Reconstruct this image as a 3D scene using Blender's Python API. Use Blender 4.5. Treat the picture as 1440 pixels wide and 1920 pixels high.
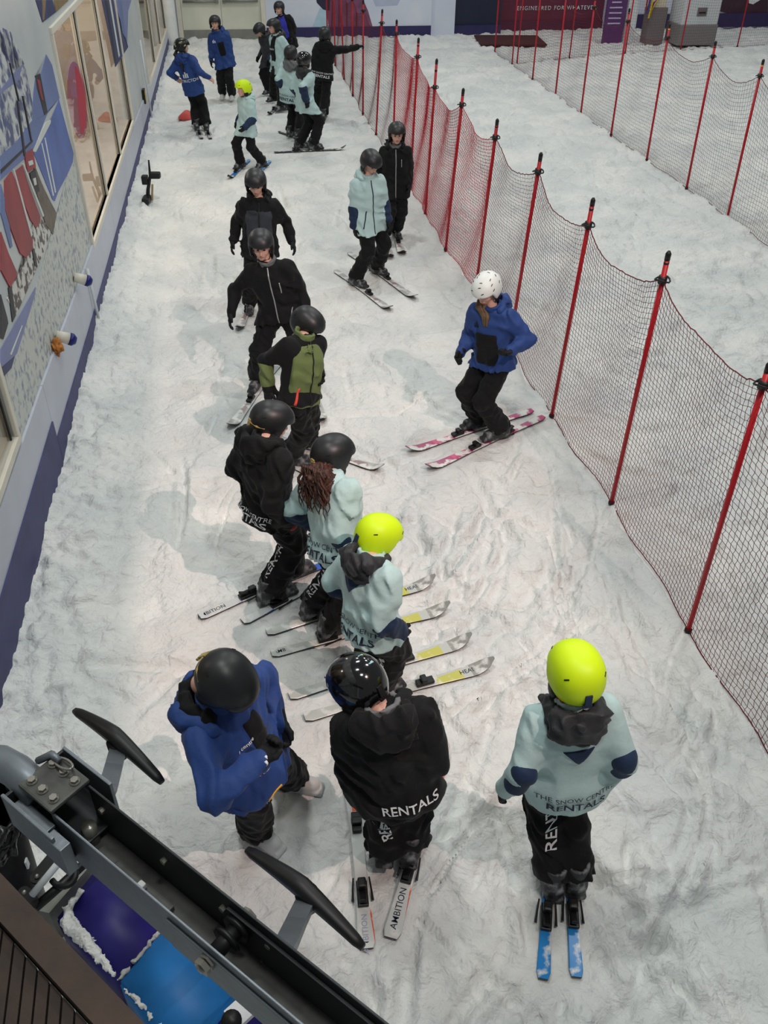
import bpy, bmesh, math, random
import numpy as np
from mathutils import Vector, Matrix
from mathutils.bvhtree import BVHTree

for o in list(bpy.data.objects):
    bpy.data.objects.remove(o)
SC = bpy.context.scene
C = SC.collection
rng = np.random.default_rng(7)
random.seed(7)

# ------------------------------------------------------------------ camera
F_PX, CX, CY, H = 1632.0, 720.0, 960.0, 4.7
def _axes(vd, vy):
    d = np.array([vd[0]-CX, -(vd[1]-CY), -F_PX]); Z = -d/np.linalg.norm(d)
    Y = np.array([vy[0]-CX, -(vy[1]-CY), -F_PX]); Y -= Z*(Y@Z); Y /= np.linalg.norm(Y)
    return np.stack([np.cross(Y, Z), Y, Z])
ROT = _axes((690, 3100), (380, -290))
CAM = np.array([0, 0, H])
cam = bpy.data.cameras.new('camera')
cam.sensor_fit = 'VERTICAL'; cam.sensor_height = 36.0; cam.lens = F_PX/1920*36
cam.clip_start = 0.05; cam.clip_end = 200
cam_o = bpy.data.objects.new('camera', cam); C.objects.link(cam_o)
M4 = Matrix.Identity(4)
for i in range(3):
    for j in range(3): M4[i][j] = float(ROT[i, j])
M4.translation = (0, 0, H)
cam_o.matrix_world = M4
SC.camera = cam_o

# ------------------------------------------------------------------ world, lamps, exposure
w = bpy.data.worlds.new('hall_ambient'); SC.world = w; w.use_nodes = True
w.node_tree.nodes['Background'].inputs[0].default_value = (0.90, 0.97, 1.0, 1)
w.node_tree.nodes['Background'].inputs[1].default_value = 0.16
SC.view_settings.view_transform = 'Standard'; SC.view_settings.look = 'None'
SC.view_settings.gamma = 1.0; SC.view_settings.exposure = 0.0
SC.view_settings.use_curve_mapping = False

def light(name, kind, loc, target, power, col, **kw):
    l = bpy.data.lights.new(name, kind); l.energy = power; l.color = col
    for k, v in kw.items(): setattr(l, k, v)
    o = bpy.data.objects.new(name, l); C.objects.link(o)
    o.location = loc
    o.rotation_euler = (Vector(target)-Vector(loc)).to_track_quat('-Z', 'Y').to_euler()
    return o
LAMP = (4.3, -0.4, 8.6)
light('flood_lamp', 'SPOT', LAMP, (-1.8, 7.8, 0), 2150, (1.0, 0.73, 0.66), spot_size=math.radians(60), spot_blend=1.0, shadow_soft_size=0.035)
for i, (x, y) in enumerate([(1.6, 0.4), (-0.5, 4.5), (5.5, 8), (0.5, 13), (6.5, 15), (0.5, 23), (7.5, 24), (13, 18), (13, 27)]):
    light('hall_lamp', 'AREA', (x, y, 10.5), (x, y, 0), 212, (0.965, 1.0, 0.975), shape='RECTANGLE', size=1.2, size_y=0.5)

# ------------------------------------------------------------------ pixel -> place helpers (a pixel of the frame and a known plane)
def ray(px, py):
    return ROT @ np.array([px-CX, -(py-CY), -F_PX])
def at(px, py, z=0.0):
    v = ray(px, py); t = (z-H)/v[2]
    return np.array([v[0]*t, v[1]*t, z])
def at_y(px, py, Y):
    v = ray(px, py); t = Y/v[1]
    return np.array([v[0]*t, Y, H+v[2]*t])
WALL_O = np.array([-2.0, 0.0]); WALL_D = np.array([0.0166, 1.0])/math.hypot(0.0166, 1.0); WALL_N = np.array([WALL_D[1], -WALL_D[0]])
def on_wall(px, py, off=0.0):
    v = ray(px, py); t = ((WALL_O@WALL_N)+off)/(v[:2]@WALL_N)
    p = v[:2]*t
    return float((p-WALL_O)@WALL_D), float(H+v[2]*t)
def wall_pt(s, z, off=0.0):
    p = WALL_O+WALL_D*s+WALL_N*off
    return (float(p[0]), float(p[1]), float(z))

# ------------------------------------------------------------------ materials
def srgb(r, g, b):
    f = lambda c: (c/255/12.92) if c/255 <= 0.04045 else ((c/255+0.055)/1.055)**2.4
    return (f(r), f(g), f(b), 1)
MATS = {}
def mat(name, col, rough=0.7, metal=0.0, var=0.0, vscale=6.0, col2=None, bump=0.0, bscale=80.0, spec=0.4, coat=0.0, sheen=0.0, thresh=None):
    if name in MATS: return MATS[name]
    m = bpy.data.materials.new(name); m.use_nodes = True; nt = m.node_tree
    b = nt.nodes['Principled BSDF']; L = nt.links.new
    b.inputs['Base Color'].default_value = col
    b.inputs['Roughness'].default_value = rough; b.inputs['Metallic'].default_value = metal
    b.inputs['Specular IOR Level'].default_value = spec
    if coat: b.inputs['Coat Weight'].default_value = coat; b.inputs['Coat Roughness'].default_value = 0.08
    if sheen: b.inputs['Sheen Weight'].default_value = sheen
    tc = nt.nodes.new('ShaderNodeTexCoord')
    if var or col2:
        n = nt.nodes.new('ShaderNodeTexNoise'); n.inputs['Scale'].default_value = vscale; n.inputs['Detail'].default_value = 6
        L(tc.outputs['Object'], n.inputs['Vector'])
        r = nt.nodes.new('ShaderNodeValToRGB')
        lo, hi = thresh or (0.3, 0.7)
        r.color_ramp.elements[0].position = lo; r.color_ramp.elements[1].position = hi
        c2 = col2 or tuple(min(1, c*(1+var)) for c in col[:3])+(1,)
        c1 = col if col2 else tuple(c*(1-var) for c in col[:3])+(1,)
        r.color_ramp.elements[0].color = c1; r.color_ramp.elements[1].color = c2
        L(n.outputs['Fac'], r.inputs['Fac']); L(r.outputs['Color'], b.inputs['Base Color'])
    if bump:
        n = nt.nodes.new('ShaderNodeTexNoise'); n.inputs['Scale'].default_value = bscale; n.inputs['Detail'].default_value = 5
        L(tc.outputs['Object'], n.inputs['Vector'])
        bp = nt.nodes.new('ShaderNodeBump'); bp.inputs['Strength'].default_value = bump; bp.inputs['Distance'].default_value = 0.01
        L(n.outputs['Fac'], bp.inputs['Height']); L(bp.outputs['Normal'], b.inputs['Normal'])
    MATS[name] = m
    return m
def fabric(name, r, g, b, rough=0.75, var=0.12, bump=0.25):
    return mat(name, srgb(r, g, b), rough, var=var, vscale=9, bump=bump, bscale=45, spec=0.3, sheen=0.05)

AQUA = fabric('aqua_shell_fabric', 178, 204, 203, 0.7, 0.05)
NAVY = fabric('navy_panel_fabric', 28, 46, 74)
BLUE = fabric('royal_blue_shell_fabric', 36, 64, 124, 0.65, 0.1)
BLACK = fabric('black_jacket_fabric', 9, 9, 11, 0.8, 0.25)
SLATE = fabric('slate_grey_fabric', 50, 54, 62)
CHAR = fabric('charcoal_hood_fabric', 46, 47, 50, 0.55, 0.25)
GREEN = fabric('olive_green_fabric', 101, 116, 70)
PANTS = fabric('black_trouser_fabric', 10, 10, 12, 0.85, 0.2)
PURPLE = fabric('violet_blue_fabric', 52, 54, 165)
GREYF = fabric('grey_melange_fabric', 105, 106, 108)
SKIN = mat('skin', srgb(214, 168, 150), 0.55, var=0.06, vscale=14)
LIPS = mat('lips', srgb(170, 105, 98), 0.5)
EYE = mat('eye_dark', srgb(30, 24, 22), 0.3)
HAIR = mat('brown_hair', srgb(66, 36, 26), 0.5, var=0.45, vscale=30, bump=0.6, bscale=60)
HAIRD = mat('dark_hair', srgb(38, 26, 22), 0.5, var=0.4, vscale=30, bump=0.6, bscale=60)
HELM = mat('matte_black_helmet', srgb(29, 30, 32), 0.42, var=0.1, vscale=12, spec=0.5)
HELMG = mat('gloss_black_helmet', srgb(12, 12, 13), 0.12, coat=0.7, spec=0.6)
HELMY = mat('neon_yellow_helmet', srgb(206, 238, 22), 0.45, var=0.03, spec=0.3)
HELMW = mat('white_helmet', srgb(228, 232, 228), 0.4, var=0.03)
HELMC = mat('patterned_helmet', srgb(22, 23, 24), 0.3, col2=srgb(176, 172, 120), vscale=16, thresh=(0.58, 0.64))
DARKP = mat('black_plastic', srgb(18, 18, 19), 0.45, var=0.2, vscale=20)
GOLD = mat('gold_clip', srgb(172, 150, 92), 0.4)
GLOVE = mat('black_glove', srgb(15, 15, 17), 0.8, bump=0.3, bscale=70)
GLOVER = mat('dark_red_trim', srgb(150, 40, 46), 0.7)
BOOT = mat('dark_grey_boot', srgb(44, 45, 48), 0.5, col2=srgb(150, 152, 154), vscale=14, thresh=(0.52, 0.7))
BOOTW = mat('white_boot', srgb(196, 196, 194), 0.45, var=0.1)
BUCKLE = mat('boot_buckle', srgb(120, 122, 126), 0.35, metal=0.6)
WHITEP = mat('white_print', srgb(225, 228, 230), 0.7)
NAVYP = mat('navy_print', srgb(24, 36, 56), 0.7)
SILVER = mat('silver_zip', srgb(170, 172, 174), 0.35, metal=0.5)
REDT = mat('red_trim', srgb(214, 70, 60), 0.6)

# ------------------------------------------------------------------ mesh helpers
def tag(o, label, cat, group=None):
    o['label'] = label; o['category'] = cat
    if group: o['group'] = group
    return o
def link(name, me, parent=None, m=None, loc=None):
    o = bpy.data.objects.new(name, me); C.objects.link(o)
    if m is not None:
        if len(me.materials) == 0: me.materials.append(m)
    if parent is not None: o.parent = parent
    if loc is not None: o.location = loc
    return o
def empty(name, loc=(0, 0, 0)):
    o = bpy.data.objects.new(name, None); C.objects.link(o); o.location = [float(v) for v in loc]; o.empty_display_size = 0.1
    return o
def struct(o):
    o['kind'] = 'structure'; return o
def np_mesh(name, V, Fq, smooth=True):
    V = np.asarray(V, np.float32); Fq = np.asarray(Fq, np.int32)
    me = bpy.data.meshes.new(name); k = Fq.shape[1]
    me.vertices.add(len(V)); me.vertices.foreach_set('co', V.ravel())
    me.loops.add(Fq.size); me.loops.foreach_set('vertex_index', Fq.ravel())
    me.polygons.add(len(Fq)); me.polygons.foreach_set('loop_start', np.arange(0, Fq.size, k, dtype=np.int32))
    me.polygons.foreach_set('loop_total', np.full(len(Fq), k, np.int32))
    if smooth: me.polygons.foreach_set('use_smooth', np.ones(len(Fq), bool))
    me.update(calc_edges=True); me.validate()
    return me
def bm_mesh(name, bm, smooth=False):
    me = bpy.data.meshes.new(name); bm.normal_update(); bm.to_mesh(me); bm.free()
    if smooth:
        for p in me.polygons: p.use_smooth = True
    return me
def add_box(bm, c, size, rot=None, bevel=0.0):
    r = bmesh.ops.create_cube(bm, size=1.0)
    vs = r['verts']
    M = Matrix.Translation(Vector(c)) @ ((rot.to_4x4() if rot is not None else Matrix.Identity(4))) @ Matrix.Diagonal((*size, 1))
    bmesh.ops.transform(bm, matrix=M, verts=vs)
    if bevel:
        es = list({e for v in vs for e in v.link_edges})
        bmesh.ops.bevel(bm, geom=es, offset=bevel, segments=2, affect='EDGES', profile=0.6)
def box(name, c, size, m, parent=None, rot=None, bevel=0.0):
    bm = bmesh.new(); add_box(bm, c, size, rot, bevel)
    return link(name, bm_mesh(name, bm), parent, m)
def add_tube(bm, pts, radii, n=8, cap=True):
    pts = [Vector(p) for p in pts]
    if not hasattr(radii, '__len__'): radii = [radii]*len(pts)
    rings = []; up = None
    for i, p in enumerate(pts):
        t = (pts[min(i+1, len(pts)-1)]-pts[max(i-1, 0)]).normalized()
        if up is None:
            up = t.orthogonal().normalized()
        else:
            up = (up-t*up.dot(t))
            up = up.normalized() if up.length > 1e-6 else t.orthogonal().normalized()
        s = t.cross(up)
        rings.append([bm.verts.new(p+(up*math.cos(a)+s*math.sin(a))*radii[i]) for a in [2*math.pi*k/n for k in range(n)]])
    for a, b in zip(rings, rings[1:]):
        for k in range(n): bm.faces.new((a[k], a[(k+1) % n], b[(k+1) % n], b[k]))
    if cap:
        bm.faces.new(rings[0][::-1]); bm.faces.new(rings[-1])
def tube(name, pts, radii, m, parent=None, n=8, smooth=True):
    bm = bmesh.new(); add_tube(bm, pts, radii, n)
    bmesh.ops.recalc_face_normals(bm, faces=bm.faces)
    return link(name, bm_mesh(name, bm, smooth), parent, m)
def prism(name, poly, thick_vec, m, parent=None):
    """flat polygon (3D points) with thickness"""
    bm = bmesh.new()
    a = [bm.verts.new(Vector(p)) for p in poly]; b = [bm.verts.new(Vector(p)+Vector(thick_vec)) for p in poly]
    n = len(a)
    bm.faces.new(a); bm.faces.new(b[::-1])
    for i in range(n): bm.faces.new((a[i], b[i], b[(i+1) % n], a[(i+1) % n]))
    bmesh.ops.triangulate(bm, faces=[f for f in bm.faces if len(f.verts) > 4])
    bmesh.ops.recalc_face_normals(bm, faces=bm.faces)
    return link(name, bm_mesh(name, bm), parent, m)

# ------------------------------------------------------------------ distance fields, meshed
EDG = [((0,0,0),(1,0,0)),((0,1,0),(1,1,0)),((0,0,1),(1,0,1)),((0,1,1),(1,1,1)),((0,0,0),(0,1,0)),((1,0,0),(1,1,0)),((0,0,1),(0,1,1)),((1,0,1),(1,1,1)),((0,0,0),(0,0,1)),((1,0,0),(1,0,1)),((0,1,0),(0,1,1)),((1,1,0),(1,1,1))]
def snets(V, org, h):
    ins = V < 0
    c = np.zeros(tuple(n-1 for n in V.shape), np.int8)
    nx, ny, nz = V.shape
    for a in (0, 1):
        for b in (0, 1):
            for d in (0, 1): c += ins[a:nx-1+a, b:ny-1+b, d:nz-1+d]
    mask = (c > 0) & (c < 8)
    idx = np.argwhere(mask)
    gid = np.full(mask.shape, -1, np.int32); gid[mask] = np.arange(len(idx))
    pos = np.zeros((len(idx), 3), np.float32); cnt = np.zeros(len(idx), np.float32)
    for a, b in EDG:
        a = np.array(a); b = np.array(b)
        ia = idx+a; ib = idx+b
        va = V[ia[:,0], ia[:,1], ia[:,2]]; vb = V[ib[:,0], ib[:,1], ib[:,2]]
        cr = (va < 0) != (vb < 0)
        t = np.where(cr, va/np.where(cr, va-vb, 1), 0)
        pos += np.where(cr[:,None], a+t[:,None]*(b-a), 0); cnt += cr
    verts = np.asarray(org, np.float32)+h*(idx+pos/cnt[:,None])
    faces = []
    for ax in range(3):
        s0 = [slice(None)]*3; s1 = [slice(None)]*3
        s0[ax] = slice(0, -1); s1[ax] = slice(1, None)
        A = ins[tuple(s0)]; ch = A != ins[tuple(s1)]
        o1, o2 = [(1, 2), (2, 0), (0, 1)][ax]
        e = np.argwhere(ch)
        ok = (e[:,o1] > 0) & (e[:,o2] > 0) & (e[:,o1] < V.shape[o1]-1) & (e[:,o2] < V.shape[o2]-1)
        e = e[ok]; fl = A[e[:,0], e[:,1], e[:,2]]
        def g(d1, d2):
            q = e.copy(); q[:,o1] += d1; q[:,o2] += d2
            return gid[q[:,0], q[:,1], q[:,2]]
        q = np.stack([g(-1,-1), g(0,-1), g(0,0), g(-1,0)], 1)
        q[~fl] = q[~fl][:, ::-1]
        faces.append(q)
    return verts, np.concatenate(faces)
def field(fn, lo, hi, h):
    lo = np.asarray(lo, np.float32)-2*h; hi = np.asarray(hi, np.float32)+2*h
    n = np.maximum(4, np.ceil((hi-lo)/h).astype(int)+1)
    ax = [lo[i]+h*np.arange(n[i], dtype=np.float32) for i in range(3)]
    P = np.stack(np.meshgrid(*ax, indexing='ij'), -1)
    return snets(fn(P), lo, h)
def relax(V, Fq, n=2, lam=0.5):
    V = V.astype(np.float64).copy()
    e = np.concatenate([Fq[:, [0, 1]], Fq[:, [1, 2]], Fq[:, [2, 3]], Fq[:, [3, 0]]]); e = np.concatenate([e, e[:, ::-1]])
    cnt = np.bincount(e[:, 0], minlength=len(V))[:, None]
    for _ in range(n):
        s = np.stack([np.bincount(e[:, 0], weights=V[e[:, 1], k], minlength=len(V)) for k in range(3)], 1)
        V += lam*(s/np.maximum(cnt, 1)-V)
    return V
def dot(P, v): return P[...,0]*v[0]+P[...,1]*v[1]+P[...,2]*v[2]
def cap(P, a, b, ra, rb):
    a = np.asarray(a, np.float32); ba = np.asarray(b, np.float32)-a
    pa = P-a
    t = np.clip(dot(pa, ba)/max(1e-9, float(ba@ba)), 0, 1)
    d = pa-t[...,None]*ba
    return np.sqrt((d*d).sum(-1))-(ra+t*(rb-ra))
def ell(P, c, r):
    q = (P-np.asarray(c, np.float32))/np.asarray(r, np.float32)
    return (np.sqrt((q*q).sum(-1))-1)*min(r)
def ellr(P, c, r, axes):
    d = P-np.asarray(c, np.float32)
    k = np.sqrt((dot(d, axes[0])/r[0])**2+(dot(d, axes[1])/r[1])**2+(dot(d, axes[2])/r[2])**2)
    return (k-1)*min(r)
def bx(P, c, hs, r=0.0):
    q = np.abs(P-np.asarray(c, np.float32))-(np.asarray(hs, np.float32)-r)
    return np.sqrt((np.maximum(q, 0)**2).sum(-1))+np.minimum(q.max(-1), 0)-r
def smin(a, b, k):
    h = np.clip(0.5+0.5*(b-a)/k, 0, 1)
    return b+(a-b)*h-k*h*(1-h)
def folds(P, seed, amp, wl=0.11):
    """soft cloth folds"""
    r = np.random.default_rng(seed)
    k = 6.28/wl; x, y, z = P[...,0], P[...,1], P[...,2]
    q = r.uniform(0, 6.28, 6)
    w1 = np.sin(k*0.31*(x+0.7*z)+q[0])+np.sin(k*0.27*(y-0.8*z)+q[1]); w2 = np.sin(k*0.36*(z+0.5*x-0.6*y)+q[2])+np.sin(k*0.22*(x-y)+q[3])
    out = 0
    for i in range(5):
        v = r.normal(size=3); v /= np.linalg.norm(v); kk = k*r.uniform(0.45, 0.95)*0.5
        out = out+np.abs(np.sin(kk*(v[0]*x+v[1]*y+v[2]*z)+1.1*w1*(0.5+0.2*i)+0.9*w2+r.uniform(0, 6.28)))
    return amp*0.62*(out-3.1)
# ------------------------------------------------------------------ shared pieces of a skier (x right, y forward, z up)
def f_head(P):
    d = ell(P, (0, -0.012, 0.025), (0.077, 0.098, 0.098))
    d = smin(d, ell(P, (0, 0.030, -0.045), (0.058, 0.062, 0.070)), 0.05)       # face and jaw
    d = smin(d, ell(P, (0, 0.068, -0.098), (0.024, 0.020, 0.020)), 0.03)       # chin
    d = smin(d, cap(P, (0, 0.088, 0.005), (0, 0.108, -0.036), 0.009, 0.013), 0.016)  # nose
    d = smin(d, ell(P, (0, 0.078, 0.022), (0.050, 0.018, 0.010)), 0.018)       # brow
    for s in (-1, 1):
        d = smin(d, ell(P, (s*0.040, 0.062, -0.030), (0.022, 0.020, 0.018)), 0.02)   # cheeks
        d = smin(d, ell(P, (s*0.079, -0.008, -0.015), (0.010, 0.020, 0.032)), 0.008)   # ears
        d = -smin(-d, ell(P, (s*0.031, 0.100, 0.002), (0.018, 0.018, 0.012)), 0.012)   # eye sockets
    d = smin(d, ell(P, (0, 0.090, -0.066), (0.024, 0.012, 0.010)), 0.012)
    d = smin(d, cap(P, (0, -0.015, -0.06), (0, -0.035, -0.19), 0.052, 0.056), 0.03)   # neck
    return d
HEAD_V, HEAD_F = field(f_head, (-0.1, -0.13, -0.22), (0.1, 0.14, 0.14), 0.0065)
def f_helm(P):
    x, y, z = P[...,0], P[...,1], P[...,2]
    q = np.stack([x/0.129, (y+0.012)/0.158, (z-0.018)/0.142], -1)
    d = ((np.abs(q)**2.25).sum(-1)**(1/2.25)-1)*0.13
    cut = np.interp(y, [-0.18, -0.11, -0.05, 0.012, 0.035, 0.06, 0.17], [-0.060, -0.075, -0.088, -0.080, -0.005, 0.048, 0.040])
    d = np.maximum(d, (cut-z)*0.8)
    d = np.maximum(d, -ell(P, (0, 0.0, -0.01), (0.098, 0.122, 0.118)))
    return d
HELM_V, HELM_F = field(f_helm, (-0.14, -0.18, -0.1), (0.14, 0.16, 0.17), 0.0075)
def f_boot(P):
    d = bx(P, (0, 0.035, 0.018), (0.050, 0.165, 0.018), 0.008)
    d = smin(d, cap(P, (0, -0.07, 0.065), (0, 0.13, 0.058), 0.056, 0.047), 0.025)
    d = smin(d, cap(P, (0, -0.055, 0.09), (0, 0.0, 0.33), 0.064, 0.074), 0.03)
    d = np.maximum(d, P[...,2]-0.235-0.2*P[...,1])
    d = np.maximum(d, -cap(P, (0, -0.03, 0.20), (0, 0.02, 0.4), 0.045, 0.06))
    # shell seams
    d = np.maximum(d, 0.006-np.abs(P[...,2]-0.165+0.35*P[...,1])-0.5*np.maximum(0, -d-0.004)-1e-4) if False else d
    return d
BOOT_V, BOOT_F = field(f_boot, (-0.09, -0.15, -0.005), (0.09, 0.22, 0.4), 0.010)
def glove_fn(curl, thick=1.0):
    def fn(P):
        # wrist at origin, fingers along -z, thumb towards +y, palm faces -x
        d = cap(P, (0, 0, 0.05), (0, 0, -0.02), 0.041*thick, 0.036*thick)
        d = smin(d, bx(P, (0, 0.0, -0.06), (0.018*thick, 0.043*thick, 0.045), 0.016), 0.02)
        for i, (oy, ln) in enumerate([(0.033, 0.075), (0.011, 0.085), (-0.011, 0.080), (-0.033, 0.062)]):
            a = np.array([0, oy, -0.10]); ang = 0.0; pts = [a]
            for j, fr in enumerate((0.45, 0.32, 0.23)):
                ang += curl*(0.7+0.12*i) if j else curl*0.6
                a = a+np.array([-math.sin(ang), (oy*0.25), -math.cos(ang)])*ln*fr; pts.append(a)
            r = 0.0125*thick
            for j in range(3): d = smin(d, cap(P, pts[j], pts[j+1], r*(1-0.06*j), r*(0.94-0.06*j)), 0.004)
        d = smin(d, cap(P, (-0.005, 0.036, -0.035), (-0.018, 0.066, -0.075), 0.017*thick, 0.014*thick), 0.012)
        d = smin(d, cap(P, (-0.018, 0.066, -0.075), (-0.028, 0.066, -0.105), 0.0135*thick, 0.012*thick), 0.006)
        return d
    return fn
GL_V, GL_F = field(glove_fn(0.45, 1.12), (-0.10, -0.07, -0.21), (0.06, 0.10, 0.10), 0.0065)
GF_V, GF_F = field(glove_fn(1.15, 1.12), (-0.12, -0.07, -0.2), (0.06, 0.10, 0.10), 0.0065)
def mirror(V, Fq):
    W = V.copy(); W[:, 0] *= -1
    return W, Fq[:, ::-1]

def solve_len(px, P, L, sign=1):
    """point on the sight line through px at distance L from joint P"""
    z = P[2]+L*0.97*sign
    for _ in range(14):
        q = at(px[0], px[1], z); d = min(np.hypot(*(q[:2]-P[:2])), 0.985*L)
        z = 0.4*z+0.6*(P[2]+sign*math.sqrt(L*L-d*d))
    q = at(px[0], px[1], z); v = q-P
    return P+v/np.linalg.norm(v)*L
def ik(A, T, a, b, pole):
    v = T-A; d = np.linalg.norm(v)
    if d > (a+b)*0.995: T = A+v/d*(a+b)*0.995; v = T-A; d = np.linalg.norm(v)
    u = v/d; p = pole-u*(pole@u); p /= np.linalg.norm(p)+1e-9
    x = (a*a-b*b+d*d)/(2*d); y = math.sqrt(max(0, a*a-x*x))
    return A+u*x+p*y, T
nrm = lambda v: v/np.linalg.norm(v)
def bvh_of(V, Fq): return BVHTree.FromPolygons([tuple(map(float, v)) for v in V], [tuple(map(int, f)) for f in Fq])
def frame_mat(R, loc, sc=1.0):
    """R: 3 axes (rows) in world -> matrix"""
    M = Matrix.Identity(4)
    for j in range(3):
        for i in range(3): M[i][j] = float(R[j][i])*sc
    M.translation = [float(v) for v in loc]
    return M
def project_pts(bvh, pts, right, up, center, off):
    """lay flat (x, y) points on a surface seen along the normal of right/up"""
    nrmv = np.cross(right, up); out = []
    for x, y in pts:
        p = center+right*x+up*y+nrmv*0.5
        hit = bvh.ray_cast(Vector(p), Vector(-nrmv), 1.2)[0]
        if hit is None: out.append(None)
        else: out.append(np.array(hit)+nrmv*off)
    return out
def patch(name, bvh, center, right, up, wdt, hgt, m, parent, off=0.004, shape='rect', nseg=None):
    nx = max(2, int(wdt/0.02)) if nseg is None else nseg; ny = max(2, int(hgt/0.02))
    pts = []
    for j in range(ny+1):
        v = j/ny
        for i in range(nx+1):
            u = i/nx-0.5; ww = wdt
            if shape == 'tri': ww = wdt*v+0.004
            if shape == 'round':
                ww = wdt*(1-0.25*max(0, (0.25-v)/0.25)**2-0.1*max(0, (v-0.85)/0.15)**2)
            if shape == 'slant': pts.append((u*ww+(v-0.5)*hgt*0.35, (v-0.5)*hgt)); continue
            pts.append((u*ww, (v-0.5)*hgt))
    P = project_pts(bvh, pts, right, up, center, off)
    bm = bmesh.new(); vs = [bm.verts.new(Vector(p)) if p is not None else None for p in P]
    for j in range(ny):
        for i in range(nx):
            q = [vs[j*(nx+1)+i], vs[j*(nx+1)+i+1], vs[(j+1)*(nx+1)+i+1], vs[(j+1)*(nx+1)+i]]
            if all(q) and (max((a.co-b.co).length for a in q for b in q) < 0.12): bm.faces.new(q)
    loose = [v for v in bm.verts if not v.link_faces]
    bmesh.ops.delete(bm, geom=loose, context='VERTS')
    if not bm.faces: bm.free(); return None
    nv = Vector(np.cross(right, up))
    r = bmesh.ops.extrude_face_region(bm, geom=list(bm.faces))
    for g in r['geom']:
        if isinstance(g, bmesh.types.BMVert): g.co -= nv*(off+0.004)
    bmesh.ops.recalc_face_normals(bm, faces=bm.faces)
    return link(name, bm_mesh(name, bm, True), parent, m)
def text_flat(body, size, bold=0.012, extrude=0.0, shear=0.0, spacing=1.0):
    cu = bpy.data.curves.new('lettering', 'FONT'); cu.body = body; cu.size = size; cu.offset = bold*size
    cu.align_x = 'CENTER'; cu.align_y = 'CENTER'; cu.extrude = extrude; cu.shear = shear; cu.space_character = spacing; cu.resolution_u = 3
    o = bpy.data.objects.new('lettering', cu); C.objects.link(o)
    me = bpy.data.meshes.new_from_object(o.evaluated_get(bpy.context.evaluated_depsgraph_get()))
    bpy.data.objects.remove(o); bpy.data.curves.remove(cu)
    return me
def text_on(name, bvh, body, size, center, right, up, m, parent, off=0.009, stretch=1.0, bold=0.012, shear=0.0):
    me = text_flat(body, size, bold, shear=shear)
    bm = bmesh.new(); bm.from_mesh(me); bpy.data.meshes.remove(me)
    for v in bm.verts: v.co.x *= stretch
    xs = [v.co.x for v in bm.verts]
    x = min(xs)+0.02
    while x < max(xs):
        bmesh.ops.bisect_plane(bm, geom=list(bm.verts)+list(bm.edges)+list(bm.faces), plane_co=(x, 0, 0), plane_no=(1, 0, 0)); x += 0.02
    pts = [(v.co.x, v.co.y) for v in bm.verts]
    P = project_pts(bvh, pts, right, up, center, off)
    kill = []
    for v, p in zip(bm.verts, P):
        if p is None: kill.append(v)
        else: v.co = Vector(p)
    bmesh.ops.delete(bm, geom=kill, context='VERTS')
    bad = [f for f in bm.faces if max(e.calc_length() for e in f.edges) > 0.15]
    bmesh.ops.delete(bm, geom=bad, context='FACES')
    if not bm.faces: bm.free(); return None
    return link(name, bm_mesh(name, bm), parent, m)

RENTAL_BACK = 'THE SNOW CENTRE'
SKIS = []   # (tail xy, tip xy) for pressing the snow flat

# ------------------------------------------------------------------ the skier
_helm_cache = {}
def shared(key, V, Fq, m):
    if key not in _helm_cache:
        me = np_mesh(key, V, Fq); me.materials.append(m); _helm_cache[key] = me
    return _helm_cache[key]

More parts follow.
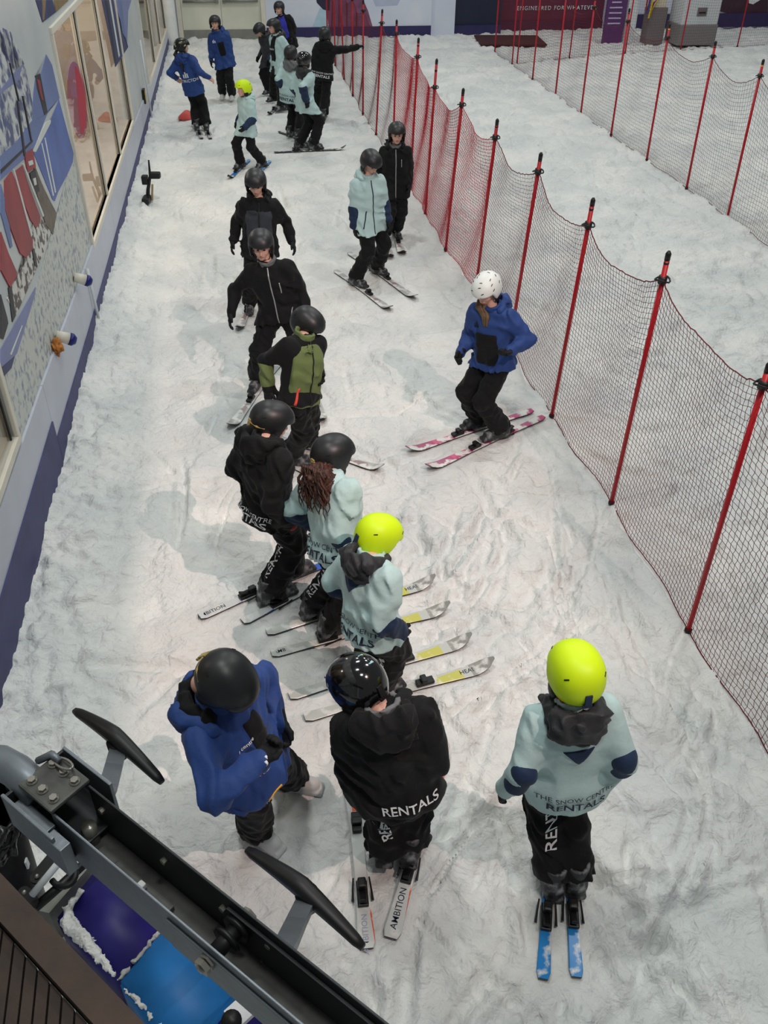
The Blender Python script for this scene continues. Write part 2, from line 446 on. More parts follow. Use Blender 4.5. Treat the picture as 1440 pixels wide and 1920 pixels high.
def skier(label, h, fL, fR, pel, neck, head, yaw, hyaw, hpitch, jacket, hL=None, hR=None, hz=0.93, pyaw=None, footyaw=None,
          helmet='black', sleeve=None, chest=None, hood=None, collar=True, zipm=None, face=False, boots=BOOT, glove=GLOVE, res=0.014,
          hem=-0.20, bulk=1.07, marks=(), gold=False, hair=None, hroll=0.0, seed=0, elbL=None, elbR=None, fist=False, legtext=None,
          hoodout=None, panel=None, lean=1, footz=0.045, neckwear=None, footpitch=(0, 0), famp=0.015, pdep=0.0, lean_to=0.0, head_to=0.0):
    s = h/1.80
    psi = math.radians(yaw); fwd = np.array([math.sin(psi), math.cos(psi), 0]); rgt = np.array([math.cos(psi), -math.sin(psi), 0])
    ppsi = math.radians(yaw if pyaw is None else pyaw); pf = np.array([math.sin(ppsi), math.cos(ppsi), 0]); pr = np.array([math.cos(ppsi), -math.sin(ppsi), 0])
    FL, FR = at(*fL[:2]), at(*fR[:2])
    fz = footz if hasattr(footz, '__len__') else (footz, footz)
    FL[2], FR[2] = fz[0], fz[1]
    root_p = (FL+FR)/2; root_p[2] = 0
    mid0 = (FL+FR)/2; far = math.hypot(mid0[0], mid0[1]) > 7.5
    vh = np.array([mid0[0], mid0[1], 0.0]); vh /= np.linalg.norm(vh); lat = np.array([vh[1], -vh[0], 0.0])
    def in_plane(px, depth):
        v = ray(*px[:2]); t = depth/(v@vh); return CAM+v*t
    def lateral(px, depth, z):
        q = in_plane(px, depth); return vh*depth+lat*(q@lat)+np.array([0, 0, z])
    if far:
        dep = float(mid0@vh)
        Pv = lateral(pel, dep-pdep, hz*s)
        q = lateral(neck, dep-pdep-lean_to, 0); dxy = q[:2]-Pv[:2]
        N = np.array([q[0], q[1], Pv[2]+math.sqrt(max(0.05, (0.545*s)**2-dxy@dxy))])
    else:
        Pv = at(pel[0], pel[1], hz*s)
        N = solve_len(neck, Pv, 0.545*s, lean)
    u = nrm(N-Pv)
    r = nrm(rgt-u*(rgt@u)); f = np.cross(u, r)
    hs = (0.62+0.38*s)
    hp = math.radians(hpitch); hy = math.radians(hyaw)
    if far:
        q = lateral(head, float(N@vh)-head_to, 0); dxy = q[:2]-N[:2]
        HC = np.array([q[0], q[1], N[2]+math.sqrt(max(0.005, (0.165*s)**2-dxy@dxy))])
    else: HC = solve_len(head, N, 0.165*s, 1)
    hf = np.array([math.sin(hy)*math.cos(hp), math.cos(hy)*math.cos(hp), -math.sin(hp)]); hr = np.array([math.cos(hy), -math.sin(hy), 0]); hu = np.cross(hr, hf)
    if hroll:
        a = math.radians(hroll); hr, hu = hr*math.cos(a)-hu*math.sin(a), hu*math.cos(a)+hr*math.sin(a)
    # joints
    J = {}
    for sd, side, hand, elb in (('L', -1, hL, elbL), ('R', 1, hR, elbR)):
        S = N-u*0.085*s+r*side*0.162*s*bulk
        if hand is None: T = S+np.array([0, 0, -0.50*s])+rgt*side*0.10*s+fwd*0.10*s
        elif hand[0] == 'rel': T = S+rgt*side*hand[1]*s+fwd*hand[2]*s-np.array([0, 0, hand[3]*s])
        elif len(hand) == 4: T = at(hand[0], hand[1], hand[2])
        else: T = in_plane(hand, float(S@vh)-hand[2])
        pole = -1.0*fwd+rgt*side*0.28+np.array([0, 0, -0.2]) if elb is None else np.array(elb, float)
        E, T = ik(S, T, 0.29*s, 0.335*s, pole)
        W = E+nrm(T-E)*0.245*s
        J[sd] = (S, E, W, T)
        HJ = Pv+pr*side*0.085*s-np.array([0, 0, 0.03*s])
        Fp = FL if sd == 'L' else FR
        fy = math.radians((yaw if footyaw is None else footyaw) if not hasattr(footyaw, '__len__') else footyaw[0 if sd == 'L' else 1])
        ff = np.array([math.sin(fy), math.cos(fy), 0])
        A = Fp+np.array([0, 0, 0.13*s])-ff*0.035
        K, A2 = ik(HJ, A, 0.405*s, 0.415*s, ff+0.5*pf+np.array([0, 0, 0.15]))
        if np.linalg.norm(A2-A) > 0.05: print('REACH', label[:30], sd, round(float(np.linalg.norm(A2-A)), 2))
        J['leg'+sd] = (HJ, K, A, Fp, fy)
    # ---- root
    root = empty('person', root_p)
    tag(root, label, 'person', 'skiers and instructors on the snow')
    Lc = lambda p: np.asarray(p)-root_p     # local
    p0 = Lc(Pv); n0 = Lc(N)
    seedn = seed
    # ---- jacket
    def f_pants(P, fold=True):
        d = ellr(P, p0-u*0.02*s, (0.178*s, 0.14*s, 0.15*s), (pr, pf, np.array([0, 0, 1.0])))
        for sd in 'LR':
            HJ, K, A, Fp, fy = J['leg'+sd]
            HJ, K, A = Lc(HJ), Lc(K), Lc(A)
            ax = nrm(A-K)
            g = smin(cap(P, HJ, K, 0.115*s, 0.096*s), cap(P, K, A+ax*0.05*s, 0.096*s, 0.108*s), 0.03)
            g = np.maximum(g, dot(P-A.astype(np.float32), ax)-0.03*s)
            d = smin(d, g, 0.025)
        return d+folds(P, seedn+11, 0.018*s, 0.10) if fold else d
    hT = np.array([-0.30, -0.20, -0.08, 0.06, 0.22, 0.34, 0.43, 0.49, 0.53, 0.58])*s
    wX = np.array([0.215, 0.212, 0.198, 0.180, 0.192, 0.205, 0.185, 0.125, 0.082, 0.070])*s*bulk
    wY = np.array([0.170, 0.165, 0.152, 0.134, 0.140, 0.140, 0.118, 0.092, 0.075, 0.070])*s*bulk
    def torso(P, off=0.0, top=0.555):
        d = P-p0.astype(np.float32)
        x, y, z = dot(d, r), dot(d, f), dot(d, u)
        wx = np.interp(z, hT, wX)+off; wy = np.interp(z, hT, wY)+off
        k = (np.sqrt((x/wx)**2+(y/wy)**2)-1)*np.minimum(wx, wy)
        return np.maximum(np.maximum(k, hem*s-off-z), z-top*s), x, y, z
    def arms(P, off=0.0, part='all'):
        dd = None
        for sd in 'LR':
            S, E, W, T = [Lc(q) for q in J[sd]]
            ds = []
            if part != 'fore': ds.append(cap(P, S, E, 0.076*s*bulk+off, 0.066*s*bulk+off))
            if part == 'half': ds = [cap(P, S+(E-S)*0.55, E, 0.073*s*bulk+off, 0.066*s*bulk+off), cap(P, E, W, 0.066*s*bulk+off, 0.056*s+off)]
            elif part == 'fore': ds.append(cap(P, E+(W-E)*0.1, W, 0.066*s*bulk+off, 0.056*s+off))
            else: ds.append(cap(P, E, W, 0.066*s*bulk+off, 0.054*s+off))
            for q in ds: dd = q if dd is None else smin(dd, q, 0.02)
        return dd
    def f_jacket(P):
        fo = folds(P, seedn, famp*s, 0.12)
        t_, x_, y_, z_ = torso(P)
        low = np.maximum(np.maximum(f_pants(P, False)-0.028*s, hem*s-z_), z_-0.12*s)
        return smin(smin(t_, low, 0.03*s), arms(P), 0.085*s)+fo
    allp = np.array([Lc(q) for sd in 'LR' for q in J[sd][:3]]+[p0+u*hem*s, n0])
    lo, hi = allp.min(0)-0.24*s, allp.max(0)+0.24*s
    JV, JF = field(f_jacket, lo, hi, res); JV = relax(JV, JF, 1)
    jo = link('jacket', np_mesh('jacket', JV, JF), root, jacket)
    jb = bvh_of(JV, JF)
    if sleeve is not None:
        sm, part = sleeve
        def f_sl(P): return arms(P, 0.007, part)+folds(P, seedn, famp*s, 0.12)
        for sd in 'LR':
            def f_one(P, sd=sd):
                S, E, W, T = [Lc(q) for q in J[sd]]
                if part == 'fore': d = cap(P, E+(W-E)*0.12, W, 0.067*s*bulk+0.014, 0.056*s+0.012)
                elif part == 'half': d = smin(cap(P, S+(E-S)*0.62, E, 0.072*s*bulk+0.014, 0.067*s*bulk+0.014), cap(P, E, W, 0.067*s*bulk+0.014, 0.056*s+0.012), 0.02)
                else: d = smin(cap(P, S, E, 0.083*s*bulk+0.014, 0.067*s*bulk+0.014), cap(P, E, W, 0.067*s*bulk+0.014, 0.056*s+0.012), 0.02)
                d = d+folds(P, seedn, famp*s, 0.12)
                return d
            q = np.array([Lc(x) for x in J[sd][:3]])
            if part in ('fore', 'half'): q = q[1:]
            v, fc = field(f_one, q.min(0)-0.14*s, q.max(0)+0.14*s, res)
            link('sleeve', np_mesh('sleeve', v, fc), jo, sm)
    if chest is not None:        # contrast body panel of the jacket
        cm, reg = chest
        def f_ch(P):
            d, x, y, z = torso(P, 0.012)
            d = np.maximum(d, reg(x/s, y/s, z/s)*s)
            return d+folds(P, seedn, famp*s, 0.12)
        v, fc = field(f_ch, p0-0.55*s, p0+0.65*s, res)
        if len(v): link('body_panel', np_mesh('body_panel', v, fc), jo, cm)
        jb2 = bvh_of(np.concatenate([JV, v]), np.concatenate([JF, fc+len(JV)]))
        jb = jb2
    if collar:
        cc = n0-u*0.005*s
        ax = nrm(u+0.25*f)
        def f_col(P):
            d = P-cc.astype(np.float32); z = dot(d, ax); x = dot(d, r); y = dot(d, np.cross(ax, r))
            rad = np.sqrt((x/0.078)**2+((y+0.004)/0.082)**2)*0.08/s
            dd = np.maximum(np.abs(rad-0.080)-0.013, np.abs(z/s-0.005)-0.036)*s
            return dd+folds(P, seedn+3, 0.006*s, 0.07)
        v, fc = field(f_col, cc-0.14*s, cc+0.15*s, min(res, 0.012))
        link('collar', np_mesh('collar', v, fc), jo, collar if not isinstance(collar, bool) else jacket)
    if hood is not None:
        back = -f
        def f_hood(P):
            c0 = n0+u*0.015*s
            d = ellr(P, c0+back*0.115*s-u*0.055*s, (0.135*s, 0.075*s, 0.115*s), (r, f, nrm(u+0.25*f)))
            for sg in (-1, 1):
                d = smin(d, cap(P, c0+back*0.10*s+r*sg*0.09*s, c0+r*sg*0.105*s+f*0.045*s-u*0.03*s, 0.052*s, 0.036*s), 0.04*s)
            d = np.maximum(d, -cap(P, c0+u*0.14*s-back*0.01*s, c0-u*0.02*s+back*0.055*s, 0.115*s, 0.075*s))
            return d+folds(P, seedn+5, 0.016*s, 0.085)
        v, fc = field(f_hood, n0-0.30*s, n0+0.28*s, min(res, 0.012))
        link('hood', np_mesh('hood', v, fc), jo, hood)
    if hoodout is not None:   # contrast lining showing as an outer rim of a wide hood
        def f_ho(P):
            c0 = n0+u*0.0*s
            d = ellr(P, c0-f*0.125*s-u*0.06*s, (0.175*s, 0.085*s, 0.145*s), (r, f, nrm(u+0.25*f)))
            for sg in (-1, 1):
                d = smin(d, cap(P, c0-f*0.10*s+r*sg*0.13*s, c0+r*sg*0.135*s+f*0.06*s-u*0.05*s, 0.05*s, 0.036*s), 0.05*s)
            d = np.maximum(d, -cap(P, c0+u*0.16*s+f*0.01*s, c0-u*0.01*s-f*0.05*s, 0.15*s, 0.115*s))
            return d+folds(P, seedn+6, 0.012*s, 0.1)
        v, fc = field(f_ho, n0-0.34*s, n0+0.30*s, min(res, 0.013))
        link('hood', np_mesh('hood', v, fc), jo, hoodout)
    # hem band
    def f_hem(P):
        d, x, y, z = torso(P, 0.006)
        return np.maximum(d, z-(hem+0.035)*s)+folds(P, seedn, famp*s, 0.12)
    # ---- trousers
    lp = np.array([Lc(q) for sd in 'LR' for q in J['leg'+sd][:3]]+[p0])
    v, fc = field(f_pants, lp.min(0)-0.2*s, lp.max(0)+0.2*s, res); v = relax(v, fc)
    po = link('trousers', np_mesh('trousers', v, fc), root, PANTS)
    pb = bvh_of(v, fc)
    # ---- body (head, neck, trunk and limbs in one mesh)
    def f_body(P):
        d = torso(P, -0.05*s, 0.53)[0]
        d = smin(d, cap(P, n0-u*0.04*s, Lc(HC)-hu*0.05*s-hf*0.03*s, 0.058*s, 0.052*s), 0.03)
        for sd in 'LR':
            S, E, W, T = [Lc(q) for q in J[sd]]
            d = smin(d, smin(cap(P, S, E, 0.045*s, 0.036*s), cap(P, E, W, 0.036*s, 0.028*s), 0.02), 0.04)
            HJ, K, A = [Lc(q) for q in J['leg'+sd][:3]]
            d = smin(d, smin(cap(P, HJ, K, 0.07*s, 0.05*s), cap(P, K, A, 0.05*s, 0.035*s), 0.02), 0.03)
        return d
    allb = np.concatenate([allp, lp, [Lc(HC)]])
    v, fc = field(f_body, allb.min(0)-0.1*s, allb.max(0)+0.06*s, 0.022)
    R3 = np.stack([hr, hf, hu])
    hv = HEAD_V @ R3*hs+Lc(HC)
    body = link('body', np_mesh('body', np.concatenate([v, hv]), np.concatenate([fc, HEAD_F+len(v)])), root, SKIN)
    HM = frame_mat(R3, Lc(HC), hs)
    def on_head(name, me, m, parent=body):
        o = link(name, me, parent, m); o.matrix_local = HM
        return o
    if face:
        for sg in (-1, 1):
            bm = bmesh.new(); bmesh.ops.create_uvsphere(bm, u_segments=10, v_segments=6, radius=1, matrix=Matrix.Translation((sg*0.031, 0.0835, 0.002)) @ Matrix.Diagonal((0.0135, 0.007, 0.0065, 1)))
            on_head('eye', bm_mesh('eye', bm, True), EYE)
            bm = bmesh.new(); add_tube(bm, [(sg*0.014, 0.099, 0.019), (sg*0.030, 0.0965, 0.024), (sg*0.046, 0.086, 0.019)], [0.003, 0.0042, 0.002], 6)
            on_head('eyebrow', bm_mesh('eyebrow', bm, True), HAIRD)
        bm = bmesh.new(); add_tube(bm, [(-0.024, 0.0915, -0.067), (-0.010, 0.1015, -0.064), (0, 0.1035, -0.0655), (0.010, 0.1015, -0.064), (0.024, 0.0915, -0.067)], [0.002, 0.0055, 0.005, 0.0055, 0.002], 6)
        on_head('mouth', bm_mesh('mouth', bm, True), LIPS)
    # ---- helmet
    hm = {'black': HELM, 'gloss': HELMG, 'yellow': HELMY, 'white': HELMW, 'pattern': HELMC}[helmet]
    he = on_head('helmet', shared('helmet_'+helmet, HELM_V, HELM_F, hm), hm, root)
    hk = 'helmkit_'+helmet+str(gold)
    def put(name, me, m):
        o = link(name, me, he, m); return o
    for sg in (-1, 1):
        key = 'ear_pad%d' % sg
        if key not in _helm_cache:
            bm = bmesh.new(); bmesh.ops.create_uvsphere(bm, u_segments=12, v_segments=8, radius=1, matrix=Matrix.Translation((sg*0.104, -0.012, -0.065)) @ Matrix.Diagonal((0.018, 0.045, 0.05, 1)))
            me = bm_mesh(key, bm, True); me.materials.append(DARKP); _helm_cache[key] = me
        put('ear_pad', _helm_cache[key], None)
    if 'strap' not in _helm_cache:
        bm = bmesh.new(); add_tube(bm, [(-0.093, 0.0, -0.08), (-0.07, 0.045, -0.118), (0, 0.068, -0.125), (0.07, 0.045, -0.118), (0.093, 0.0, -0.08)], 0.006, 6)
        me = bm_mesh('chin_strap', bm, True); me.materials.append(DARKP); _helm_cache['strap'] = me
        bm = bmesh.new(); add_box(bm, (0, -0.172, -0.012), (0.034, 0.010, 0.062), bevel=0.003); add_box(bm, (0, -0.168, -0.048), (0.046, 0.012, 0.018), bevel=0.003)
        me = bm_mesh('goggle_clip', bm); _helm_cache['clip'] = me
        bm = bmesh.new(); add_box(bm, (0, 0, 0), (0.026, 0.007, 0.005), None, 0.0015)
        me = bm_mesh('vent', bm); me.materials.append(DARKP); _helm_cache['vent'] = me
        for nm, spots in (('few', [(0.9, 0.5), (2.24, 0.5), (-2.3, 0.42), (-0.84, 0.42)]), ('many', [(a_+0.3*(k % 2), e_) for k, e_ in enumerate((0.45, 0.8, 1.1)) for a_ in np.arange(0.2, 6.28, 0.85+0.3*k)])):
            ms = []
            for a_, e_ in spots:
                dirv = Vector((math.cos(a_)*math.cos(e_), math.sin(a_)*math.cos(e_), math.sin(e_)))
                hit = bvh_h.ray_cast(Vector((0, -0.012, 0.018))+dirv*0.5, -dirv, 1.0)
                if hit[0] is None: continue
                zx = np.array(hit[1]); xx = np.array([-math.sin(a_), math.cos(a_), 0.5]); xx = nrm(xx-zx*(xx@zx)); ms.append(frame_mat((xx, np.cross(zx, xx), zx), hit[0]))
            _helm_cache[nm] = ms
    put('chin_strap', _helm_cache['strap'], None)
    cl = put('goggle_clip', _helm_cache['clip'].copy(), GOLD if gold else (NAVY if helmet == 'yellow' else DARKP))
    for mm_ in _helm_cache['many' if helmet == 'white' else 'few']:
        link('vent', _helm_cache['vent'], he).matrix_local = mm_
    if gold:
        bm = bmesh.new(); add_tube(bm, [(-0.105, -0.095, 0.005), (-0.075, -0.141, 0.0), (0, -0.171, -0.002), (0.075, -0.141, 0.0), (0.105, -0.095, 0.005)], 0.011, 6)
        o = put('goggle_band', bm_mesh('goggle_band', bm, True), GOLD)
    # ---- gloves, boots
    for sd, side in (('L', -1), ('R', 1)):
        S, E, W, T = J[sd]
        zax = -nrm(T-E); t = f-zax*(f@zax); t = nrm(t) if np.linalg.norm(t) > 0.1 else nrm(np.cross(zax, r))
        xax = np.cross(t, zax)      # right-handed: x = y x z
        V0, F0 = (GF_V, GF_F) if fist else (GL_V, GL_F)
        key = 'glove%s%d%s' % (sd, fist, glove.name)
        V, F_ = (V0, F0) if sd == 'R' else mirror(V0, F0)
        gm = shared(key, V, F_, glove)
        g = link('glove' if glove is not SKIN else 'hand', gm, root, None)
        g.matrix_local = frame_mat((xax, t, zax), Lc(W), s*0.97)
        HJ, K, A, Fp, fy = J['leg'+sd]
        b = link('boot', shared('boot_'+boots.name, BOOT_V, BOOT_F, boots), root, None)
        pt = math.radians(footpitch[0 if sd == 'L' else 1])
        by = np.array([math.sin(fy)*math.cos(pt), math.cos(fy)*math.cos(pt), -math.sin(pt)]); bxx = np.array([math.cos(fy), -math.sin(fy), 0])
        b.matrix_local = frame_mat((bxx, by, np.cross(bxx, by)), Lc(Fp)-by*0.03, s)
        if 'buckle' not in _helm_cache:
            bm = bmesh.new()
            for zz, yy in ((0.10, 0.095), (0.125, 0.045), (0.175, 0.055)):
                add_box(bm, (0, yy-0.01, zz), (0.085, 0.022, 0.014), Matrix.Rotation(0.5, 3, 'X'), 0.003)
                add_box(bm, (0.052, yy-0.02, zz), (0.012, 0.05, 0.018), Matrix.Rotation(0.5, 3, 'X'), 0.003)
            me = bm_mesh('buckle', bm); me.materials.append(BUCKLE); _helm_cache['buckle'] = me
        if boots is BOOTW:
            if 'buckle_d' not in _helm_cache:
                q_ = _helm_cache['buckle'].copy(); q_.materials.clear(); q_.materials.append(DARKP); _helm_cache['buckle_d'] = q_
            link('buckle', _helm_cache['buckle_d'], b)
        else: link('buckle', _helm_cache['buckle'], b)
    info = dict(root=root, jo=jo, po=po, jb=jb, pb=pb, p0=p0, n0=n0, r=r, f=f, u=u, s=s, J=J, Lc=Lc, he=he, body=body, hr=hr, hf=hf, hu=hu, HC=Lc(HC), hs=hs, HM=HM)
    if zipm is not None:
        patch('zip', jb, p0+u*0.17*s, -r, u, 0.012*s, 0.68*s, zipm, jo, 0.005, nseg=2)
    return info
bvh_h = bvh_of(HELM_V, HELM_F)

# placement of prints in the torso frame: x to the wearer's right, z up from the hips
def back_text(I, body, size, z, m=NAVYP, x=0.0, stretch=1.0, bold=0.012):
    return text_on('lettering', I['jb'], body, size*I['s'], I['p0']+I['u']*z*I['s']+I['r']*x*I['s'], I['r'], I['u'], m, I['jo'], stretch=stretch, bold=bold)
def front_patch(I, x, z, wd, ht, m, shape='rect', name='pocket'):
    return patch(name, I['jb'], I['p0']+I['u']*z*I['s']+I['r']*x*I['s'], -I['r'], I['u'], wd*I['s'], ht*I['s'], m, I['jo'], 0.007, shape)
def leg_text(I, sd, body, size, m, frac=0.55, dirv=None, flip=False):
    HJ, K, A, Fp, fy = I['J']['leg'+sd]; Lc = I['Lc']
    a, b = Lc(HJ), Lc(A); along = nrm(b-a)
    out = -I['f']+(0.9 if sd == 'R' else -0.9)*I['r']*0.3 if dirv is None else np.array(dirv, float)
    out = nrm(out-along*(out@along))
    right = -along if not flip else along
    up = np.cross(out, right)
    return text_on('lettering', I['pb'], body, size*I['s'], a+(b-a)*frac, right, up, m, I['po'], off=0.006)

# ------------------------------------------------------------------ skis
def ski_mat(name, base, accent, tipc, snow=0.5, seed=0.0, acc_tail=True):
    if name in MATS: return MATS[name]
    m = bpy.data.materials.new(name); m.use_nodes = True; nt = m.node_tree; L = nt.links.new; N = nt.nodes.new
    b = nt.nodes['Principled BSDF']; b.inputs['Roughness'].default_value = 0.3
    tc = N('ShaderNodeTexCoord'); sp = N('ShaderNodeSeparateXYZ'); L(tc.outputs['Object'], sp.inputs[0])
    def math_(op, a, bb=None, c=None):
        n = N('ShaderNodeMath'); n.operation = op
        for i, v in enumerate((a, bb, c)):
            if v is None: continue
            if hasattr(v, 'is_output'): L(v, n.inputs[i])
            else: n.inputs[i].default_value = v
        return n.outputs[0]
    X, Y = sp.outputs[0], sp.outputs[1]
    no = N('ShaderNodeTexNoise'); no.inputs['Scale'].default_value = 9; no.inputs['Detail'].default_value = 8
    mp = N('ShaderNodeMapping'); mp.inputs['Location'].default_value = (seed, seed*2, 0); L(tc.outputs['Object'], mp.inputs[0]); L(mp.outputs[0], no.inputs['Vector'])
    def mix(f, a, bb):
        n = N('ShaderNodeMix'); n.data_type = 'RGBA'; L(f, n.inputs[0])
        for k, v in ((6, a), (7, bb)):
            if hasattr(v, 'is_output'): L(v, n.inputs[k])
            else: n.inputs[k].default_value = v
        return n.outputs[2]
    # accent: a diagonal flash on one half near the tail and in front of the binding
    d1 = math_('LESS_THAN', math_('ABSOLUTE', math_('ADD', Y, 0.40)), 0.10)
    d2 = math_('LESS_THAN', math_('ABSOLUTE', math_('SUBTRACT', Y, 0.40)), 0.10)
    sel = math_('MAXIMUM', d1, d2); side = math_('GREATER_THAN', math_('ADD', X, math_('MULTIPLY', Y, 0.08)), 0.006)
    acc = math_('MULTIPLY', sel, side)
    c = mix(acc, base, accent)
    tip = math_('GREATER_THAN', math_('ADD', Y, math_('MULTIPLY', no.outputs['Fac'], 0.1)), 0.62)
    c = mix(tip, c, tipc)
    rmp = N('ShaderNodeValToRGB'); rmp.color_ramp.elements[0].position = 0.62-snow*0.25; rmp.color_ramp.elements[1].position = 0.70-snow*0.25
    L(no.outputs['Fac'], rmp.inputs['Fac'])
    c = mix(rmp.outputs['Color'], c, srgb(222, 222, 218))
    L(c, b.inputs['Base Color'])
    MATS[name] = m
    return m
SKIM = {
 'white_blue': ski_mat('ski_white_blue', srgb(196, 200, 200), srgb(40, 92, 190), srgb(170, 172, 168), 0.25, 1),
 'white_yellow': ski_mat('ski_white_yellow', srgb(190, 194, 188), srgb(196, 194, 92), srgb(150, 151, 144), 0.42, 2),
 'white_orange': ski_mat('ski_white_orange', srgb(200, 202, 198), srgb(226, 92, 50), srgb(190, 190, 186), 0.2, 3),
 'blue': ski_mat('ski_blue', srgb(36, 128, 196), srgb(28, 96, 170), srgb(60, 140, 200), 0.42, 4),
 'pink': ski_mat('ski_pink', srgb(176, 72, 118), srgb(206, 90, 130), srgb(160, 80, 116), 0.60, 5),
 'white': ski_mat('ski_white', srgb(176, 178, 176), srgb(150, 130, 128), srgb(168, 168, 164), 0.55, 6),
 'dark': ski_mat('ski_dark', srgb(60, 62, 66), srgb(120, 122, 124), srgb(80, 80, 82), 0.4, 7),
}
SKI_EDGE = mat('ski_edge_black', srgb(20, 20, 22), 0.4)
_ski_mesh = {}
def ski_mesh(L, wmul, key, m):
    k = (round(L, 2), key)
    if k in _ski_mesh: return _ski_mesh[k]
    n = 30; bm = bmesh.new(); rows = []
    for i in range(n+1):
        t = i/n; y = -0.47*L+L*t
        if t < 0.04: wd = 0.086*(0.72+0.28*math.sin(t/0.04*math.pi/2))
        elif t > 0.90: q = (t-0.90)/0.10; wd = 0.112*math.sqrt(max(0.02, 1-q*q*0.97))
        else:
            q = (t-0.04)/0.86; wd = 0.086+(0.112-0.086)*q-0.034*math.sin(math.pi*q)
        z = 0.0
        if t > 0.86: z = 0.075*((t-0.86)/0.14)**2
        if t < 0.02: z = 0.008
        th = 0.012 if t < 0.9 else 0.008
        rows.append([bm.verts.new((sx*wd/2*wmul, y, z+zz)) for sx, zz in ((-1, 0), (-1, th*0.7), (-0.88, th), (0.88, th), (1, th*0.7), (1, 0))])
    for a, b in zip(rows, rows[1:]):
        for j in range(6):
            fc = bm.faces.new((a[j], a[(j+1) % 6], b[(j+1) % 6], b[j]))
            fc.material_index = 0 if j in (1, 2, 3) else 1
    bm.faces.new(rows[0]).material_index = 1; bm.faces.new(rows[-1][::-1]).material_index = 1
    bmesh.ops.recalc_face_normals(bm, faces=bm.faces)
    me = bm_mesh('ski', bm); me.materials.append(m); me.materials.append(SKI_EDGE)
    _ski_mesh[k] = me
    return me
def _binding():
    bm = bmesh.new()     # heel piece
    add_box(bm, (0, -0.235, 0.028), (0.062, 0.15, 0.022), bevel=0.006); add_box(bm, (0, -0.195, 0.06), (0.05, 0.06, 0.05), bevel=0.012)
    add_box(bm, (0, -0.265, 0.052), (0.036, 0.09, 0.018), Matrix.Rotation(-0.45, 3, 'X'), 0.006)
    h = bm_mesh('heel_binding', bm); h.materials.append(DARKP)
    bm = bmesh.new()
    add_box(bm, (0, 0.215, 0.03), (0.058, 0.13, 0.026), bevel=0.007); add_box(bm, (0, 0.205, 0.058), (0.066, 0.045, 0.034), bevel=0.01)
    t = bm_mesh('toe_binding', bm); t.materials.append(DARKP)
    bm = bmesh.new()
    for s in (-1, 1): add_tube(bm, [(s*0.045, -0.14, 0.03), (s*0.052, -0.21, 0.02), (s*0.056, -0.27, 0.012)], [0.005, 0.006, 0.008], 6)
    k = bm_mesh('brake_arm', bm); k.materials.append(DARKP)
    return h, t, k
BIND = _binding()
def ski(label, tail, tip, kind, wmul=1.0, L=None, text=None, tcol=None, foot=None, cat='ski'):
    """tail and tip: pixels on the snow (or, with foot given, tip only sets the direction and the ski is centred under foot)"""
    a = at(*tail)[:2]; b = at(*tip)[:2]
    d = (b-a)/np.linalg.norm(b-a)
    if L is None: L = float(np.linalg.norm(b-a))
    if foot is not None: c0 = at(*foot)[:2]
    else: c0 = a+d*0.47*L
    yaw = math.atan2(d[0], d[1])
    o = link('ski', ski_mesh(L, wmul, kind, SKIM[kind]), None, None)
    o.location = (c0[0], c0[1], 0.028); o.rotation_euler = (0, 0, -yaw)
    tag(o, label, 'ski', 'skis on the snow')
    for me in BIND: link(me.name, me, o)
    SKIS.append((c0-d*0.47*L, c0+d*0.53*L))
    if text:
        for body, y, size, mm, rot in text:
            me = text_flat(body, size, 0.003); tm = me; tm.materials.append(mm)
            t = link('lettering', tm, o); t.location = (0.0, y, 0.0135); t.rotation_euler = (0, 0, rot)
    return o
